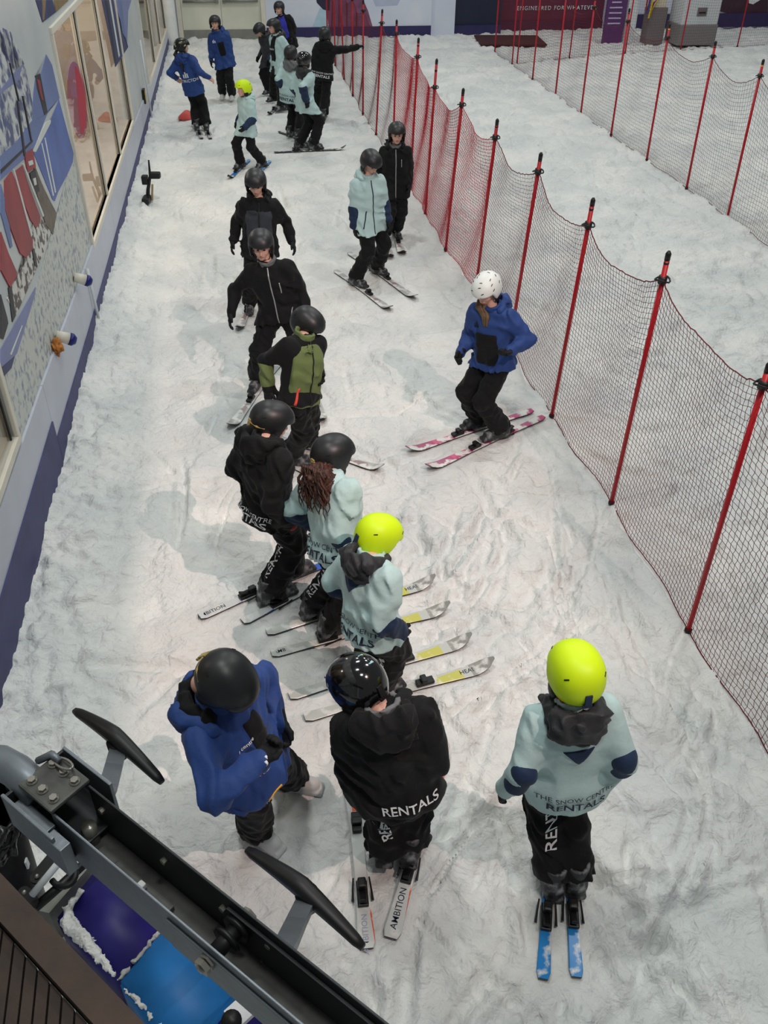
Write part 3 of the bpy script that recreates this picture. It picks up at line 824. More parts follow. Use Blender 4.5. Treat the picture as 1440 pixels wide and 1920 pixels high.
# ------------------------------------------------------------------ skis: where they lie (pixels of tail and tip on the snow)
KID = 'kid in aqua jacket and neon helmet'
SKI_TABLE = [
 # label, tail, tip, kind, width, length, lettering, foot
 ('white and orange ski lying under the empty binding beside the bending black-jacketed skier', (688, 1786), (660, 1450), 'white_orange', 1.15, None, 'amb_faint', None),
 ('white ski lettered AMBITION under the right boot of the bending black-jacketed skier', (732, 1766), (832, 1400), 'white_orange', 1.15, None, 'amb', None),
 ('left snow-dusted blue ski of the neon-helmeted kid standing alone at the front', (1020, 1784), (1027, 1640), 'blue', 0.85, 1.2, None, (1026, 1655)),
 ('right snow-dusted blue ski of the neon-helmeted kid standing alone at the front', (1075, 1780), (1066, 1640), 'blue', 0.85, 1.2, None, (1067, 1650)),
 ('pink ski nearer the red net under the white-helmeted instructor', (997, 775), (760, 854), 'pink', 1.0, None, None, None),
 ('pink ski nearer the viewer under the white-helmeted instructor', (1018, 787), (797, 888), 'pink', 1.0, None, None, None),
 ('white and blue ski farther from the viewer under the black-hooded skier with RENTALS hem', (375, 1163), (660, 1040), 'white_blue', 1.0, None, 'amb_s', None),
 ('white and blue ski nearer the viewer under the black-hooded skier with RENTALS hem', (455, 1172), (690, 1055), 'white_blue', 1.0, None, None, None),
 ('pale yellow ski farther from the viewer under the girl with long brown hair', (500, 1192), (815, 1096), 'white_yellow', 1.0, None, 'tip_head', None),
 ('pale yellow ski nearer the viewer under the girl with long brown hair', (510, 1232), (841, 1147), 'white_yellow', 1.0, None, 'am_tail', None),
 ('pale yellow ski farther from the viewer under the neon-helmeted kid in the row', (543, 1312), (882, 1206), 'white_yellow', 1.0, None, None, None),
 ('pale yellow ski nearer the viewer under the neon-helmeted kid in the row', (572, 1352), (923, 1252), 'white_yellow', 1.0, None, 'tip_head', None),
 ('snowy ski farther from the viewer under the olive green jacketed skier', (510, 822), (720, 888), 'white', 1.0, None, None, None),
 ('snowy ski nearer the viewer under the olive green jacketed skier', (490, 850), (665, 935), 'white', 1.0, None, None, None),
 ('snowy ski pointing left from under the black-jacketed skier with outstretched arm', (500, 700), (425, 800), 'white', 1.1, 1.55, None, (484, 738)),
 ('snowy ski pointing right from under the black-jacketed skier with outstretched arm', (575, 690), (607, 795), 'white', 1.1, 1.55, None, (584, 728)),
 ('snowy ski tip showing left of the slate grey jacketed skier', (480, 555), (448, 625), 'white', 1.0, 1.5, None, (470, 575)),
 ('left-hand snowy ski under the aqua-jacketed skier looking down', (630, 512), (735, 588), 'white', 1.1, None, None, None),
 ('right-hand snowy ski under the aqua-jacketed skier looking down', (655, 478), (782, 567), 'white', 1.1, None, None, None),
 ('left-hand snowy ski under the black-hooded skier beside the red net', (718, 440), (731, 490), 'white', 1.2, 1.4, None, (723, 455)),
 ('right-hand snowy ski under the black-hooded skier beside the red net', (738, 436), (757, 487), 'white', 1.2, 1.4, None, (743, 449)),
 ('blue ski under the forward boot of the small neon-helmeted kid walking', (473, 300), (427, 343), 'blue', 0.9, 1.2, None, (450, 320)),
 ('blue ski under the rear boot of the small neon-helmeted kid walking', (514, 303), (478, 345), 'blue', 0.9, 1.2, None, (492, 322)),
 ('left short red and white ski under the ponytailed instructor', (380, 271), (362, 240), 'white', 0.9, 1.2, None, (371, 250)),
 ('right short red and white ski under the ponytailed instructor', (396, 272), (379, 240), 'white', 0.9, 1.2, None, (388, 250)),
 ('dark ski under the nearest aqua-jacketed skier of the far huddle', (548, 289), (612, 286), 'dark', 0.9, 1.4, None, (578, 286)),
 ('dark ski under the skier with grey hood in the far huddle', (530, 250), (580, 268), 'dark', 0.9, 1.3, None, (556, 262)),
 ('dark ski under the skier with open aqua jacket in the far huddle', (535, 190), (500, 224), 'dark', 0.9, 1.3, None, (518, 205)),
]
SEG = []
for lab, ta, ti, kd, wm, L_, tx, ft in SKI_TABLE:
    a, b = at(*ta)[:2], at(*ti)[:2]; d = (b-a)/np.linalg.norm(b-a)
    L = L_ or float(np.linalg.norm(b-a)); c0 = at(*ft)[:2] if ft else a+d*0.47*L
    SEG.append((c0-d*0.47*L, c0+d*0.53*L))

# ------------------------------------------------------------------ snow
_g = rng.normal(size=(256, 256, 2)); _g /= np.linalg.norm(_g, axis=2, keepdims=True)
def perlin(x, y):
    xi = np.floor(x).astype(int); yi = np.floor(y).astype(int); xf = x-xi; yf = y-yi
    sm = lambda t: t*t*t*(t*(t*6-15)+10)
    def gr(ix, iy, dx, dy):
        g = _g[ix & 255, iy & 255]; return g[..., 0]*dx+g[..., 1]*dy
    a = gr(xi, yi, xf, yf); b = gr(xi+1, yi, xf-1, yf); c = gr(xi, yi+1, xf, yf-1); d = gr(xi+1, yi+1, xf-1, yf-1)
    u, v = sm(xf), sm(yf)
    return (a*(1-u)+b*u)*(1-v)+(c*(1-u)+d*u)*v
def segdist(X, Y, a, b):
    dx, dy = b-a; L2 = dx*dx+dy*dy
    t = np.clip(((X-a[0])*dx+(Y-a[1])*dy)/L2, 0, 1)
    return np.hypot(X-a[0]-t*dx, Y-a[1]-t*dy), t
xs = np.concatenate([np.arange(-2.3, 4.2, 0.024), 4.2+np.cumsum(np.linspace(0.028, 0.095, 230))])
ys = np.concatenate([np.arange(-2.5, 1.4, 0.15), np.arange(1.4, 8.5, 0.024), 8.5+np.cumsum(np.linspace(0.026, 0.11, 360))])
X, Y = np.meshgrid(xs, ys, indexing='ij')
Hs = 0.020*perlin(X*0.7, Y*0.7)+0.020*perlin(X*1.9+7, Y*1.9)
wob = perlin(X*1.3+3, Y*1.3)*0.8
lump = np.maximum(0, perlin(X*5+wob, Y*5+11))*0.045+np.abs(perlin(X*9+wob*2, Y*9))*0.020+perlin(X*17, Y*17)*0.016
left = np.clip((-0.85-X)/0.6, 0, 1)*np.clip((Y-2)/1, 0, 1)          # chunky, untracked strip along the building
mid = np.clip((X+1.3)/0.6, 0, 1)*np.clip((3.4-X)/0.5, 0, 1)
beyond = np.clip((X-3.1)/0.5, 0, 1)
patchy = np.clip(0.5+1.6*perlin(X*0.6+20, Y*0.6), 0.15, 1)
Hs += lump*(1.15*left+0.85*mid*patchy+1.5*beyond)
Hs += np.maximum(0, perlin(X*6.5+wob*1.5, Y*6.5+60)-0.02)*0.10*left+np.maximum(0, perlin(X*11+wob, Y*11+90))*0.035*left
# shallow ledges where skis have pushed the snow about
led = perlin(X*1.6+wob*1.5+30, Y*1.1+wob)
Hs += 0.026*np.tanh(led*18)*mid*patchy
Hs += 0.016*np.tanh(perlin(X*3.1+wob*2, Y*2.4+40)*12)*(mid+0.8*left+1.5*beyond)
# ski tracks
for k in range(560):
    if k < 150: cx_, cy_ = rng.uniform(0.3, 3.0), rng.uniform(1.5, 6.0); ang = rng.normal(0.35, 0.55)
    elif k < 260: cx_, cy_ = rng.uniform(-1.0, 3.0), rng.uniform(4, 17); ang = rng.normal(0.9, 0.8)
    elif k > 360: cx_, cy_ = rng.uniform(3.3, 11), rng.uniform(6, 26); ang = rng.normal(0.4, 0.7)
    else: cx_, cy_ = rng.uniform(-1.0, 12), rng.uniform(12, 28); ang = rng.normal(0.5, 0.8)
    ln = rng.uniform(0.4, 1.6); dv = np.array([math.sin(ang), math.cos(ang)])
    a = np.array([cx_, cy_])-dv*ln/2; b = a+dv*ln
    i0, i1 = np.searchsorted(xs, [min(a[0], b[0])-0.3, max(a[0], b[0])+0.3]); j0, j1 = np.searchsorted(ys, [min(a[1], b[1])-0.3, max(a[1], b[1])+0.3])
    if i1-i0 < 3 or j1-j0 < 3: continue
    sx, sy = X[i0:i1, j0:j1], Y[i0:i1, j0:j1]
    bend = 0.10*np.sin((sx*dv[0]+sy*dv[1])*2.2+k)
    d, t = segdist(sx+bend*dv[1], sy-bend*dv[0], a, b)
    wd = rng.uniform(0.02, 0.06); dep = rng.uniform(0.018, 0.05)
    fade = np.sin(np.pi*np.clip(t, 0.02, 0.98))**0.5
    Hs[i0:i1, j0:j1] += fade*(-dep*np.exp(-(d/wd)**4)+0.6*dep*np.exp(-((d-wd*1.7)/(wd*0.6))**2)*(0.6+0.8*np.abs(perlin(sx*14, sy*14))))
# groomed corduroy across the far piste
Hs += 0.003*np.sin((X*0.5+Y)*55)*np.clip((X-4.5)/1.5, 0, 1)*(Y < 20)*np.clip(perlin(X*0.4, Y*0.3+5)*3, 0, 1)
# snow swept up against walls
wallx = WALL_O[0]+0.0166*Y
Hs += 0.09*np.exp(-((X-wallx)/0.25)**2)*np.clip((Y-7)/2, 0, 1)*(0.7+1.0*perlin(Y*1.1, Y*0))
Hs += 0.10*np.exp(-((Y-30.0)/0.5)**2)*(X < 6.6)*(0.6+perlin(X*2, Y))
# the skis press it flat
for a, b in SEG:
    i0, i1 = np.searchsorted(xs, [min(a[0], b[0])-0.4, max(a[0], b[0])+0.4]); j0, j1 = np.searchsorted(ys, [min(a[1], b[1])-0.4, max(a[1], b[1])+0.4])
    sx, sy = X[i0:i1, j0:j1], Y[i0:i1, j0:j1]
    d, t = segdist(sx, sy, a, b)
    wgt = np.clip((d-0.055)/0.10, 0, 1); wgt = wgt*wgt*(3-2*wgt)
    h0 = 0.016+0.006*perlin(sx*12, sy*12)
    Hs[i0:i1, j0:j1] = Hs[i0:i1, j0:j1]*wgt+(1-wgt)*h0
# level under people without skis
FLAT = [at(490, 1575)[:2], at(557, 1478)[:2], at(722, 1604)[:2], at(418, 188)[:2], at(436, 190)[:2], at(592, 218)[:2], at(608, 228)[:2]]
for p in FLAT:
    d = np.hypot(X-p[0], Y-p[1]); wgt = np.clip((d-0.16)/0.12, 0, 1); Hs = Hs*wgt
nx, ny = X.shape
idx = np.arange(nx*ny).reshape(nx, ny)
q = np.stack([idx[:-1, :-1], idx[1:, :-1], idx[1:, 1:], idx[:-1, 1:]], -1).reshape(-1, 4)
m = bpy.data.materials.new('trampled_snow'); m.use_nodes = True; nt = m.node_tree; b_ = nt.nodes['Principled BSDF']
b_.inputs['Roughness'].default_value = 0.75; b_.inputs['Specular IOR Level'].default_value = 0.25
tc = nt.nodes.new('ShaderNodeTexCoord')
n1 = nt.nodes.new('ShaderNodeTexNoise'); n1.inputs['Scale'].default_value = 1.1; n1.inputs['Detail'].default_value = 7
nt.links.new(tc.outputs['Object'], n1.inputs['Vector'])
rp = nt.nodes.new('ShaderNodeValToRGB'); rp.color_ramp.elements[0].color = srgb(208, 211, 210); rp.color_ramp.elements[1].color = srgb(229, 228, 224)
rp.color_ramp.elements[0].position = 0.35; rp.color_ramp.elements[1].position = 0.65
nt.links.new(n1.outputs['Fac'], rp.inputs['Fac']); nt.links.new(rp.outputs['Color'], b_.inputs['Base Color'])
n2 = nt.nodes.new('ShaderNodeTexNoise'); n2.inputs['Scale'].default_value = 15; n2.inputs['Detail'].default_value = 6; n2.inputs['Roughness'].default_value = 0.52; n2.inputs['Distortion'].default_value = 0.6
n3 = nt.nodes.new('ShaderNodeTexNoise'); n3.inputs['Scale'].default_value = 6; n3.inputs['Detail'].default_value = 5; n3.inputs['Distortion'].default_value = 1.5
for n_ in (n2, n3): nt.links.new(tc.outputs['Object'], n_.inputs['Vector'])
ad = nt.nodes.new('ShaderNodeMath'); ad.operation = 'ADD'; nt.links.new(n2.outputs['Fac'], ad.inputs[0]); nt.links.new(n3.outputs['Fac'], ad.inputs[1])
bp = nt.nodes.new('ShaderNodeBump'); bp.inputs['Strength'].default_value = 0.75; bp.inputs['Distance'].default_value = 0.035
nt.links.new(ad.outputs[0], bp.inputs['Height']); nt.links.new(bp.outputs['Normal'], b_.inputs['Normal'])
SNOW = m; MATS['trampled_snow'] = m
struct(link('floor', np_mesh('floor', np.stack([X, Y, Hs], -1).reshape(-1, 3), q), None, SNOW))
def snow_z(x, y):
    i = min(max(np.searchsorted(xs, x), 0), nx-1); j = min(max(np.searchsorted(ys, y), 0), ny-1); return float(Hs[i, j])

# ------------------------------------------------------------------ the building on the left
MURAL = mat('mural_pale_snow_print', srgb(176, 184, 186), 0.45, col2=srgb(200, 203, 200), vscale=1.2)
CREAM = mat('cream_frame_paint', srgb(214, 208, 194), 0.5, var=0.04)
KICK = mat('pale_grey_kick_panel', srgb(186, 190, 202), 0.45, var=0.05, vscale=2.5)
BAND = mat('indigo_base_band', srgb(66, 66, 108), 0.6, var=0.15, vscale=4)
GLASS = bpy.data.materials.new('window_glass'); GLASS.use_nodes = True
gn = GLASS.node_tree; gt = gn.nodes.new('ShaderNodeBsdfTransparent'); gt.inputs[0].default_value = (0.93, 0.95, 0.94, 1); gg = gn.nodes.new('ShaderNodeBsdfGlossy'); gg.inputs['Roughness'].default_value = 0.015
gf = gn.nodes.new('ShaderNodeFresnel'); gf.inputs[0].default_value = 1.45; gx = gn.nodes.new('ShaderNodeMixShader'); ge = gn.nodes.new('ShaderNodeNewGeometry'); gs = gn.nodes.new('ShaderNodeMath'); gs.operation = 'SUBTRACT'; gs.inputs[0].default_value = 1.0; gm_ = gn.nodes.new('ShaderNodeMath'); gm_.operation = 'MULTIPLY'; gn.links.new(ge.outputs['Backfacing'], gs.inputs[1]); gn.links.new(gs.outputs[0], gm_.inputs[1]); gn.links.new(gf.outputs[0], gm_.inputs[0])
for a_, b_ in ((gm_.outputs[0], gx.inputs[0]), (gt.outputs[0], gx.inputs[1]), (gg.outputs[0], gx.inputs[2]), (gx.outputs[0], gn.nodes['Material Output'].inputs[0])): gn.links.new(a_, b_)
ROOMW = mat('beige_room_wall', srgb(206, 192, 176), 0.8, var=0.05)
ROOMF = mat('beige_room_floor', srgb(190, 172, 156), 0.7, var=0.08)
def wall_box(name, s0, s1, z0, z1, m, parent=None, off=0.0, th=0.12, bevel=0.0):
    """box on the wall: front face at 'off' in front of the wall plane"""
    p = WALL_O+WALL_D*((s0+s1)/2)+WALL_N*(off-th/2)
    R = Matrix.Rotation(-math.atan2(WALL_D[0], WALL_D[1]), 3, 'Z')
    return box(name, (p[0], p[1], (z0+z1)/2), (th, s1-s0, z1-z0), m, parent, R, bevel)
wl = struct(empty('wall_left', wall_pt(0, 0)))
WP = {'parent': wl}
def into(o, parent):
    o.parent = parent; o.matrix_parent_inverse = Matrix.Translation(-Vector(parent.location)); return o
def wpart(*a, **k):
    return into(wall_box(*a, **k), wl)
S_END = 30.0
WIN1 = (11.15, 17.35, 0.74, 3.05); WIN2 = (21.5, 29.0, 0.52, 2.6); WIN0 = (2.5, 6.25, 0.95, 3.0)
for s0, s1, z0, z1 in ((-1, 2.5, 0, 6), (6.25, 11.15, 0, 6), (17.35, 21.5, 0, 6), (29.0, S_END, 0, 6), (2.5, 6.25, 0, 0.95), (2.5, 6.25, 3.0, 6), (11.15, 17.35, 0, 0.74), (11.15, 17.35, 3.05, 6), (21.5, 29.0, 0, 0.52), (21.5, 29.0, 2.6, 6)):
    wpart('wall_panel', s0, s1, z0, z1, MURAL)
# kick panels and indigo band, sheet by sheet
ktop = lambda s: float(np.interp(s, [2, 6, 8, 10.8, 13, 15, 17.2, 21.5, 30], [0.88, 0.86, 0.82, 0.73, 0.70, 0.68, 0.64, 0.52, 0.45]))
btop = lambda s: float(np.interp(s, [2, 7.3, 7.31, 9.5, 14, 20, 30], [0.46, 0.46, 0.27, 0.22, 0.20, 0.22, 0.25]))
edges = [1.0, 4.0, 7.3, 10.25, 13.0, 15.5, 18.0, 20.4, 23.0, 26.0, 30.0]
for i in range(len(edges)-1):
    s0, s1 = edges[i]+0.004, edges[i+1]-0.004
    a = [wall_pt(s0, -0.1, 0.0), wall_pt(s1, -0.1, 0.0), wall_pt(s1, ktop(s1), 0.0), wall_pt(s0, ktop(s0), 0.0)]
    n3v = (float(WALL_N[0])*0.025, float(WALL_N[1])*0.025, 0)
    into(prism('kick_panel', a, n3v, KICK), wl)
    a = [wall_pt(s0, -0.1, 0.025), wall_pt(s1, -0.1, 0.025), wall_pt(s1, btop(s1-0.05), 0.025), wall_pt(s0, btop(s0+0.05), 0.025)]
    into(prism('base_band', a, tuple(v*0.5 for v in n3v), BAND), wl)
# conduit posts
WHITEM = mat('white_painted_metal', srgb(206, 210, 212), 0.4)
for s, t in ((10.25, 0.75), (20.4, 1.55)):
    o = tube('white_conduit', [wall_pt(s, -0.05, 0.07), wall_pt(s, t, 0.05)], 0.018, WHITEM, n=8); into(o, wl)
# windows
def window(name, s0, s1, z0, z1, mull, room=True):
    w_ = struct(empty(name, wall_pt((s0+s1)/2, z0)))
    fr = 0.07
    for (a, b, c, d) in ((s0-fr, s1+fr, z0-fr, z0), (s0-fr, s1+fr, z1, z1+fr), (s0-fr, s0, z0, z1), (s1, s1+fr, z0, z1)):
        into(wall_box('window_frame', a, b, c, d, CREAM, off=0.03, th=0.17, bevel=0.006), w_)
    ed = [s0]+list(mull)+[s1]
    for mm in mull: into(wall_box('mullion', mm-0.035, mm+0.035, z0, z1, CREAM, off=0.012, th=0.08, bevel=0.005), w_)
    for a, b in zip(ed, ed[1:]):
        into(wall_box('pane', a+0.03, b-0.03, z0, z1, GLASS, off=-0.03, th=0.012), w_)
        into(wall_box('gasket', b-0.055, b-0.03, z0, z1, DARKP, off=-0.012, th=0.012), w_)
    if room:
        into(wall_box('room_wall', s0-0.3, s1+0.3, 0.2, 4.2, ROOMW, off=-1.8, th=0.08), w_)
        into(wall_box('room_floor', s0-0.3, s1+0.3, z0-0.12, z0+0.006, ROOMF, off=-0.045, th=1.8), w_)
        into(wall_box('room_ceiling', s0-0.3, s1+0.3, 3.6, 3.7, ROOMW, off=-0.12, th=1.7), w_)
        for e in (s0-0.3, s1+0.25): into(wall_box('room_wall', e, e+0.05, 0.2, 3.6, ROOMW, off=-0.12, th=1.7), w_)
        for k in range(max(1, int((s1-s0)/3))):
            p = wall_pt(s0+(s1-s0)*(k+0.5)/max(1, int((s1-s0)/3)), 3.3, -0.9)
            light('room_lamp', 'POINT', p, (p[0], p[1], 0), (58 if s0 > 10 else 20), (1.0, 0.90, 0.80), shadow_soft_size=0.2)
    return w_
w1 = window('window_1', *WIN1, mull=(13.05, 15.15))
w2 = window('window_2', *WIN2, mull=(24.0, 26.5))
w0 = window('window_3', *WIN0, mull=(4.4,))
# round reddish reflection painted as discs, yellow strip on the glass, furniture inside
ROUND = mat('pink_reflection', srgb(196, 120, 132), 0.6); ROUND2 = mat('crimson_reflection', srgb(170, 40, 60), 0.6)
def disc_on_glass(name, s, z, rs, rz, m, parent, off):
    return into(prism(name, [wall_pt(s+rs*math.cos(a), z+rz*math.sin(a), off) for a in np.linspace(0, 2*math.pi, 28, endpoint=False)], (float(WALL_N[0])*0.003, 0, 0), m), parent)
disc_on_glass('painted_reflection', 12.25, 2.15, 0.72, 0.42, ROUND, w1, -0.034)
into(prism('painted_reflection', [wall_pt(12.25+0.62*math.cos(a), 2.15+0.37*math.sin(a), -0.031) for a in np.linspace(-2.0, 1.2, 16)], (float(WALL_N[0])*0.002, 0, 0), ROUND2), w1)
into(wall_box('yellow_strip', 11.5, 12.6, 1.30, 1.36, mat('yellow_tape', srgb(196, 176, 110), 0.6), off=-0.45, th=0.02), w1)
into(wall_box('room_counter', 11.4, 12.9, 0.5, 1.28, mat('grey_counter', srgb(150, 148, 144), 0.6), off=-1.0, th=0.5), w1)
into(wall_box('room_cupboard', 13.6, 14.6, 0.5, 2.0, mat('brown_cupboard', srgb(112, 74, 52), 0.6), off=-0.9, th=0.5), w1)
into(wall_box('dark_display', 21.8, 28.6, 0.6, 1.9, mat('dark_brown_display', srgb(86, 76, 66), 0.5, var=0.2), off=-0.5, th=0.2), w2)
into(wall_box('room_bench', 3.0, 6.0, 0.5, 1.6, mat('brown_bench', srgb(128, 106, 88), 0.6, var=0.15), off=-0.7, th=0.5), w0)
# the printed mural: flat printed shapes on the wall sheet
MB = {'blue': mat('mural_blue_print', srgb(104, 120, 166), 0.5, var=0.12, vscale=1.6), 'deep': mat('mural_deep_blue_print', srgb(84, 104, 168), 0.5, var=0.18, vscale=2.2),
      'lilac': mat('mural_lilac_print', srgb(122, 128, 170), 0.5, var=0.1, vscale=2), 'navy': mat('mural_navy_print', srgb(48, 54, 96), 0.5, var=0.25, vscale=5),
      'red': mat('mural_red_print', srgb(148, 54, 60), 0.5, var=0.22, vscale=3), 'black': mat('mural_black_print', srgb(38, 34, 40), 0.5, var=0.3, vscale=8),
      'brown': mat('mural_brown_print', srgb(96, 84, 72), 0.5, var=0.3, vscale=10), 'white': mat('mural_white_print', srgb(206, 210, 206), 0.5, var=0.05),
      'ochre': mat('mural_ochre_print', srgb(128, 106, 70), 0.5, var=0.2, vscale=6),
      'trees': mat('mural_snowy_forest_print', srgb(84, 92, 128), 0.5, col2=srgb(196, 200, 198), vscale=9, thresh=(0.42, 0.56)),
      'track': mat('mural_rutted_snow_print', srgb(128, 134, 152), 0.5, col2=srgb(194, 197, 190), vscale=14, thresh=(0.34, 0.5)),
      'grille': mat('mural_grille_print', srgb(84, 74, 72), 0.5, col2=srgb(206, 204, 198), vscale=12, thresh=(0.46, 0.52))}
MUR = [
 ('trees', [(0, 60), (20, 75), (48, 130), (62, 200), (55, 260), (0, 300)], 1),
 ('trees', [(0, 90), (30, 140), (45, 120), (20, 60), (0, 50)], 1),
 ('lilac', [(0, 168), (22, 140), (42, 120), (34, 150), (18, 162), (0, 175)], 2),
 ('blue', [(0, 292), (28, 268), (60, 225), (88, 213), (60, 285), (28, 312), (0, 338)], 2),
 ('black', [(0, 318), (60, 262), (60, 266), (0, 326)], 3),
 ('navy', [(66, 0), (98, 0), (104, 23), (79, 42)], 2), ('ochre', [(78, 0), (85, 0), (82, 36), (79, 38)], 3), ('ochre', [(100, 0), (128, 0), (104, 23)], 3),
 ('blue', [(66, 142), (76, 138), (86, 102), (97, 122), (111, 184), (92, 204), (86, 215), (60, 225), (62, 175)], 2),
 ('black', [(65, 142), (74, 138), (88, 210), (82, 216), (68, 165)], 3), ('red', [(67, 148), (73, 150), (80, 190), (76, 186)], 4),
 ('deep', [(94, 226), (110, 187), (137, 288), (136, 304), (125, 328), (108, 360), (102, 377), (98, 374), (62, 286), (66, 270)], 2),
 ('white', [(60, 284), (84, 230), (94, 225), (94, 230), (66, 285)], 3), ('white', [(76, 268), (78, 268), (100, 366), (98, 368)], 3), ('white', [(82, 258), (84, 258), (104, 360), (102, 362)], 3),
 ('brown', [(64, 310), (80, 352), (105, 400), (98, 440), (84, 420), (72, 380), (60, 330)], 3),
 ('grille', [(60, 420), (76, 410), (96, 430), (78, 480), (60, 520), (30, 590), (12, 560), (30, 520), (48, 490)], 2),
 ('red', [(7, 339), (20, 322), (36, 356), (60, 452), (59, 468), (47, 484), (36, 475), (18, 428), (8, 394)], 4),
 ('red', [(26, 322), (40, 311), (45, 329), (74, 406), (74, 416), (66, 428), (56, 413), (32, 351)], 4),
 ('red', [(0, 435), (14, 475), (30, 511), (29, 519), (17, 539), (11, 528), (0, 507)], 4),
 ('red', [(44, 289), (59, 279), (65, 313), (50, 323)], 5), ('white', [(50, 303), (58, 300), (60, 308), (52, 311)], 6),
 ('black', [(54, 325), (64, 318), (72, 358), (62, 365)], 5), ('white', [(59, 335), (64, 333), (66, 346), (62, 348)], 6),
 ('blue', [(0, 345), (10, 380), (22, 462), (18, 465), (0, 400)], 3), ('white', [(22, 318), (24, 317), (58, 440), (56, 444)], 6), ('white', [(40, 308), (42, 307), (80, 404), (78, 407)], 6),
 ('black', [(0, 552), (12, 595), (14, 606), (5, 636), (0, 634)], 3), ('black', [(14, 540), (20, 534), (28, 592), (22, 604)], 3), ('black', [(58, 468), (62, 466), (68, 500), (63, 498)], 5),
 ('black', [(40, 180), (42, 180), (58, 262), (56, 264)], 5), ('black', [(30, 190), (32, 188), (46, 290), (43, 292)], 5), ('black', [(16, 118), (17, 118), (35, 190), (33, 190)], 5),
 ('lilac', [(0, 655), (66, 538), (65, 552), (31, 662), (7, 691), (0, 693)], 2), ('navy', [(0, 690), (26, 668), (20, 690), (0, 712)], 3), ('white', [(18, 664), (40, 610), (41, 611), (20, 666)], 3),
 ('track', [(68, 536), (105, 405), (125, 330), (138, 300), (170, 420), (166, 468), (140, 545), (100, 662), (60, 780), (40, 830), (8, 700), (31, 662)], 1),
 ('lilac', [(110, 495), (150, 450), (165, 440), (160, 475), (138, 545), (120, 600)], 2) if False else ('track', [(120, 470), (150, 400), (168, 440), (160, 478), (120, 600)], 2),
 ('navy', [(190, 0), (214, 0), (228, 60), (240, 88), (216, 126), (205, 70)], 2), ('lilac', [(214, 0), (246, 0), (240, 20), (238, 86), (226, 55)], 2), ('black', [(196, 0), (200, 0), (218, 118), (216, 122)], 3), ('white', [(204, 0), (207, 0), (224, 104), (222, 108)], 3), ('blue', [(220, 0), (228, 0), (234, 70), (229, 62)], 3),
]
for key, poly, lay in MUR:
    pts = [on_wall(px, py) for px, py in poly]
    a = [wall_pt(s, z, 0.0) for s, z in pts]
    into(prism('mural_print', a, (float(WALL_N[0])*0.0025*lay, float(WALL_N[1])*0.0025*lay, 0), MB[key]), wl)
# two padded bracket ends and a hazard tag on the kick panel
def wall_cup(px, py, label, rust=False):
    s, z = on_wall(px, py, 0.1)
    r_ = empty('wall_bracket', wall_pt(s, z, 0.0)); tag(r_, label, 'bracket', 'capped brackets on the kick panel')
    a = wall_pt(s, z+0.02, 0.02); b = wall_pt(s+0.02, z-0.03, 0.13); c = wall_pt(s+0.03, z-0.06, 0.19)
    into(tube('sleeve', [a, b], [0.05, 0.06], CREAM, n=14), r_)
    into(tube('cap', [b, tuple((np.array(b)+np.array(c))/2), c], [0.062, 0.062, 0.035], mat('deep_blue_cap', srgb(26, 30, 110), 0.4), n=14), r_)
    if rust:
        v, fc = field(lambda P: ell(P, (0, 0, 0), (0.05, 0.07, 0.08))+folds(P, 3, 0.018, 0.06), (-0.1, -0.12, -0.13), (0.1, 0.12, 0.13), 0.01)
        o = link('orange_foam', np_mesh('orange_foam', v, fc), None, mat('orange_foam', srgb(176, 112, 52), 0.9, var=0.3, vscale=20)); o.location = wall_pt(s-0.16, z-0.02, 0.05); into(o, r_)
wall_cup(154, 522, 'cream bracket with blue cap beside the white conduit on the left wall')
wall_cup(122, 632, 'cream bracket with blue cap and orange foam on the left wall', True)
s, z = on_wall(272, 180, 0.05)
hz_ = empty('hazard_tag', wall_pt(s, z, 0)); tag(hz_, 'small black and yellow striped hazard tag on left wall', 'tag')
into(wall_box('plate', s-0.10, s+0.10, z-0.13, z+0.13, DARKP, off=0.06, th=0.05), hz_)
for k in (-1, 0, 1):
    into(prism('stripe', [wall_pt(s-0.10, z+k*0.08-0.05, 0.06), wall_pt(s+0.10, z+k*0.08+0.01, 0.06), wall_pt(s+0.10, z+k*0.08+0.05, 0.06), wall_pt(s-0.10, z+k*0.08-0.01, 0.06)], (0.003, 0, 0), mat('hazard_yellow', srgb(220, 190, 40), 0.5)), hz_)

# ------------------------------------------------------------------ back wall
DOORC = mat('cream_door_paint', srgb(206, 206, 190), 0.5, var=0.05, vscale=2)
STEEL = mat('brushed_steel', srgb(136, 136, 130), 0.4, metal=0.5, var=0.1)
LILACW = mat('pale_lilac_mural', srgb(196, 202, 220), 0.5, col2=srgb(214, 218, 226), vscale=0.8)
BACKN = mat('navy_base_band', srgb(44, 40, 84), 0.55, var=0.1); NAVYW = mat('dark_navy_panel', srgb(32, 38, 58), 0.5, var=0.1, vscale=1.5); MAROON = mat('maroon_panel', srgb(92, 38, 62), 0.5, var=0.1, vscale=1.5)
wb = struct(empty('wall_back', (0, 30, 0)))
def bpart(*a, **k): return into(box(*a, **k), wb)
bpart('wall_panel', (-1.3, 30.16, 3), (0.9, 0.2, 6), LILACW); bpart('wall_panel', (0.1, 30.16, 4.25), (2.6, 0.2, 3.5), LILACW)
bpart('wall_panel', (3.95, 30.16, 3), (5.1, 0.2, 6), LILACW); bpart('base_band', (3.95, 30.05, 0.15), (5.1, 0.04, 0.36), BACKN)
bpart('wall_panel', (6.9, 30.35, 3), (0.8, 0.2, 6), LILACW); bpart('wall_panel', (7.85, 30.7, 3), (2.1, 0.2, 6), NAVYW); bpart('base_band', (7.85, 30.56, 0.1), (2.1, 0.06, 0.3), BACKN)
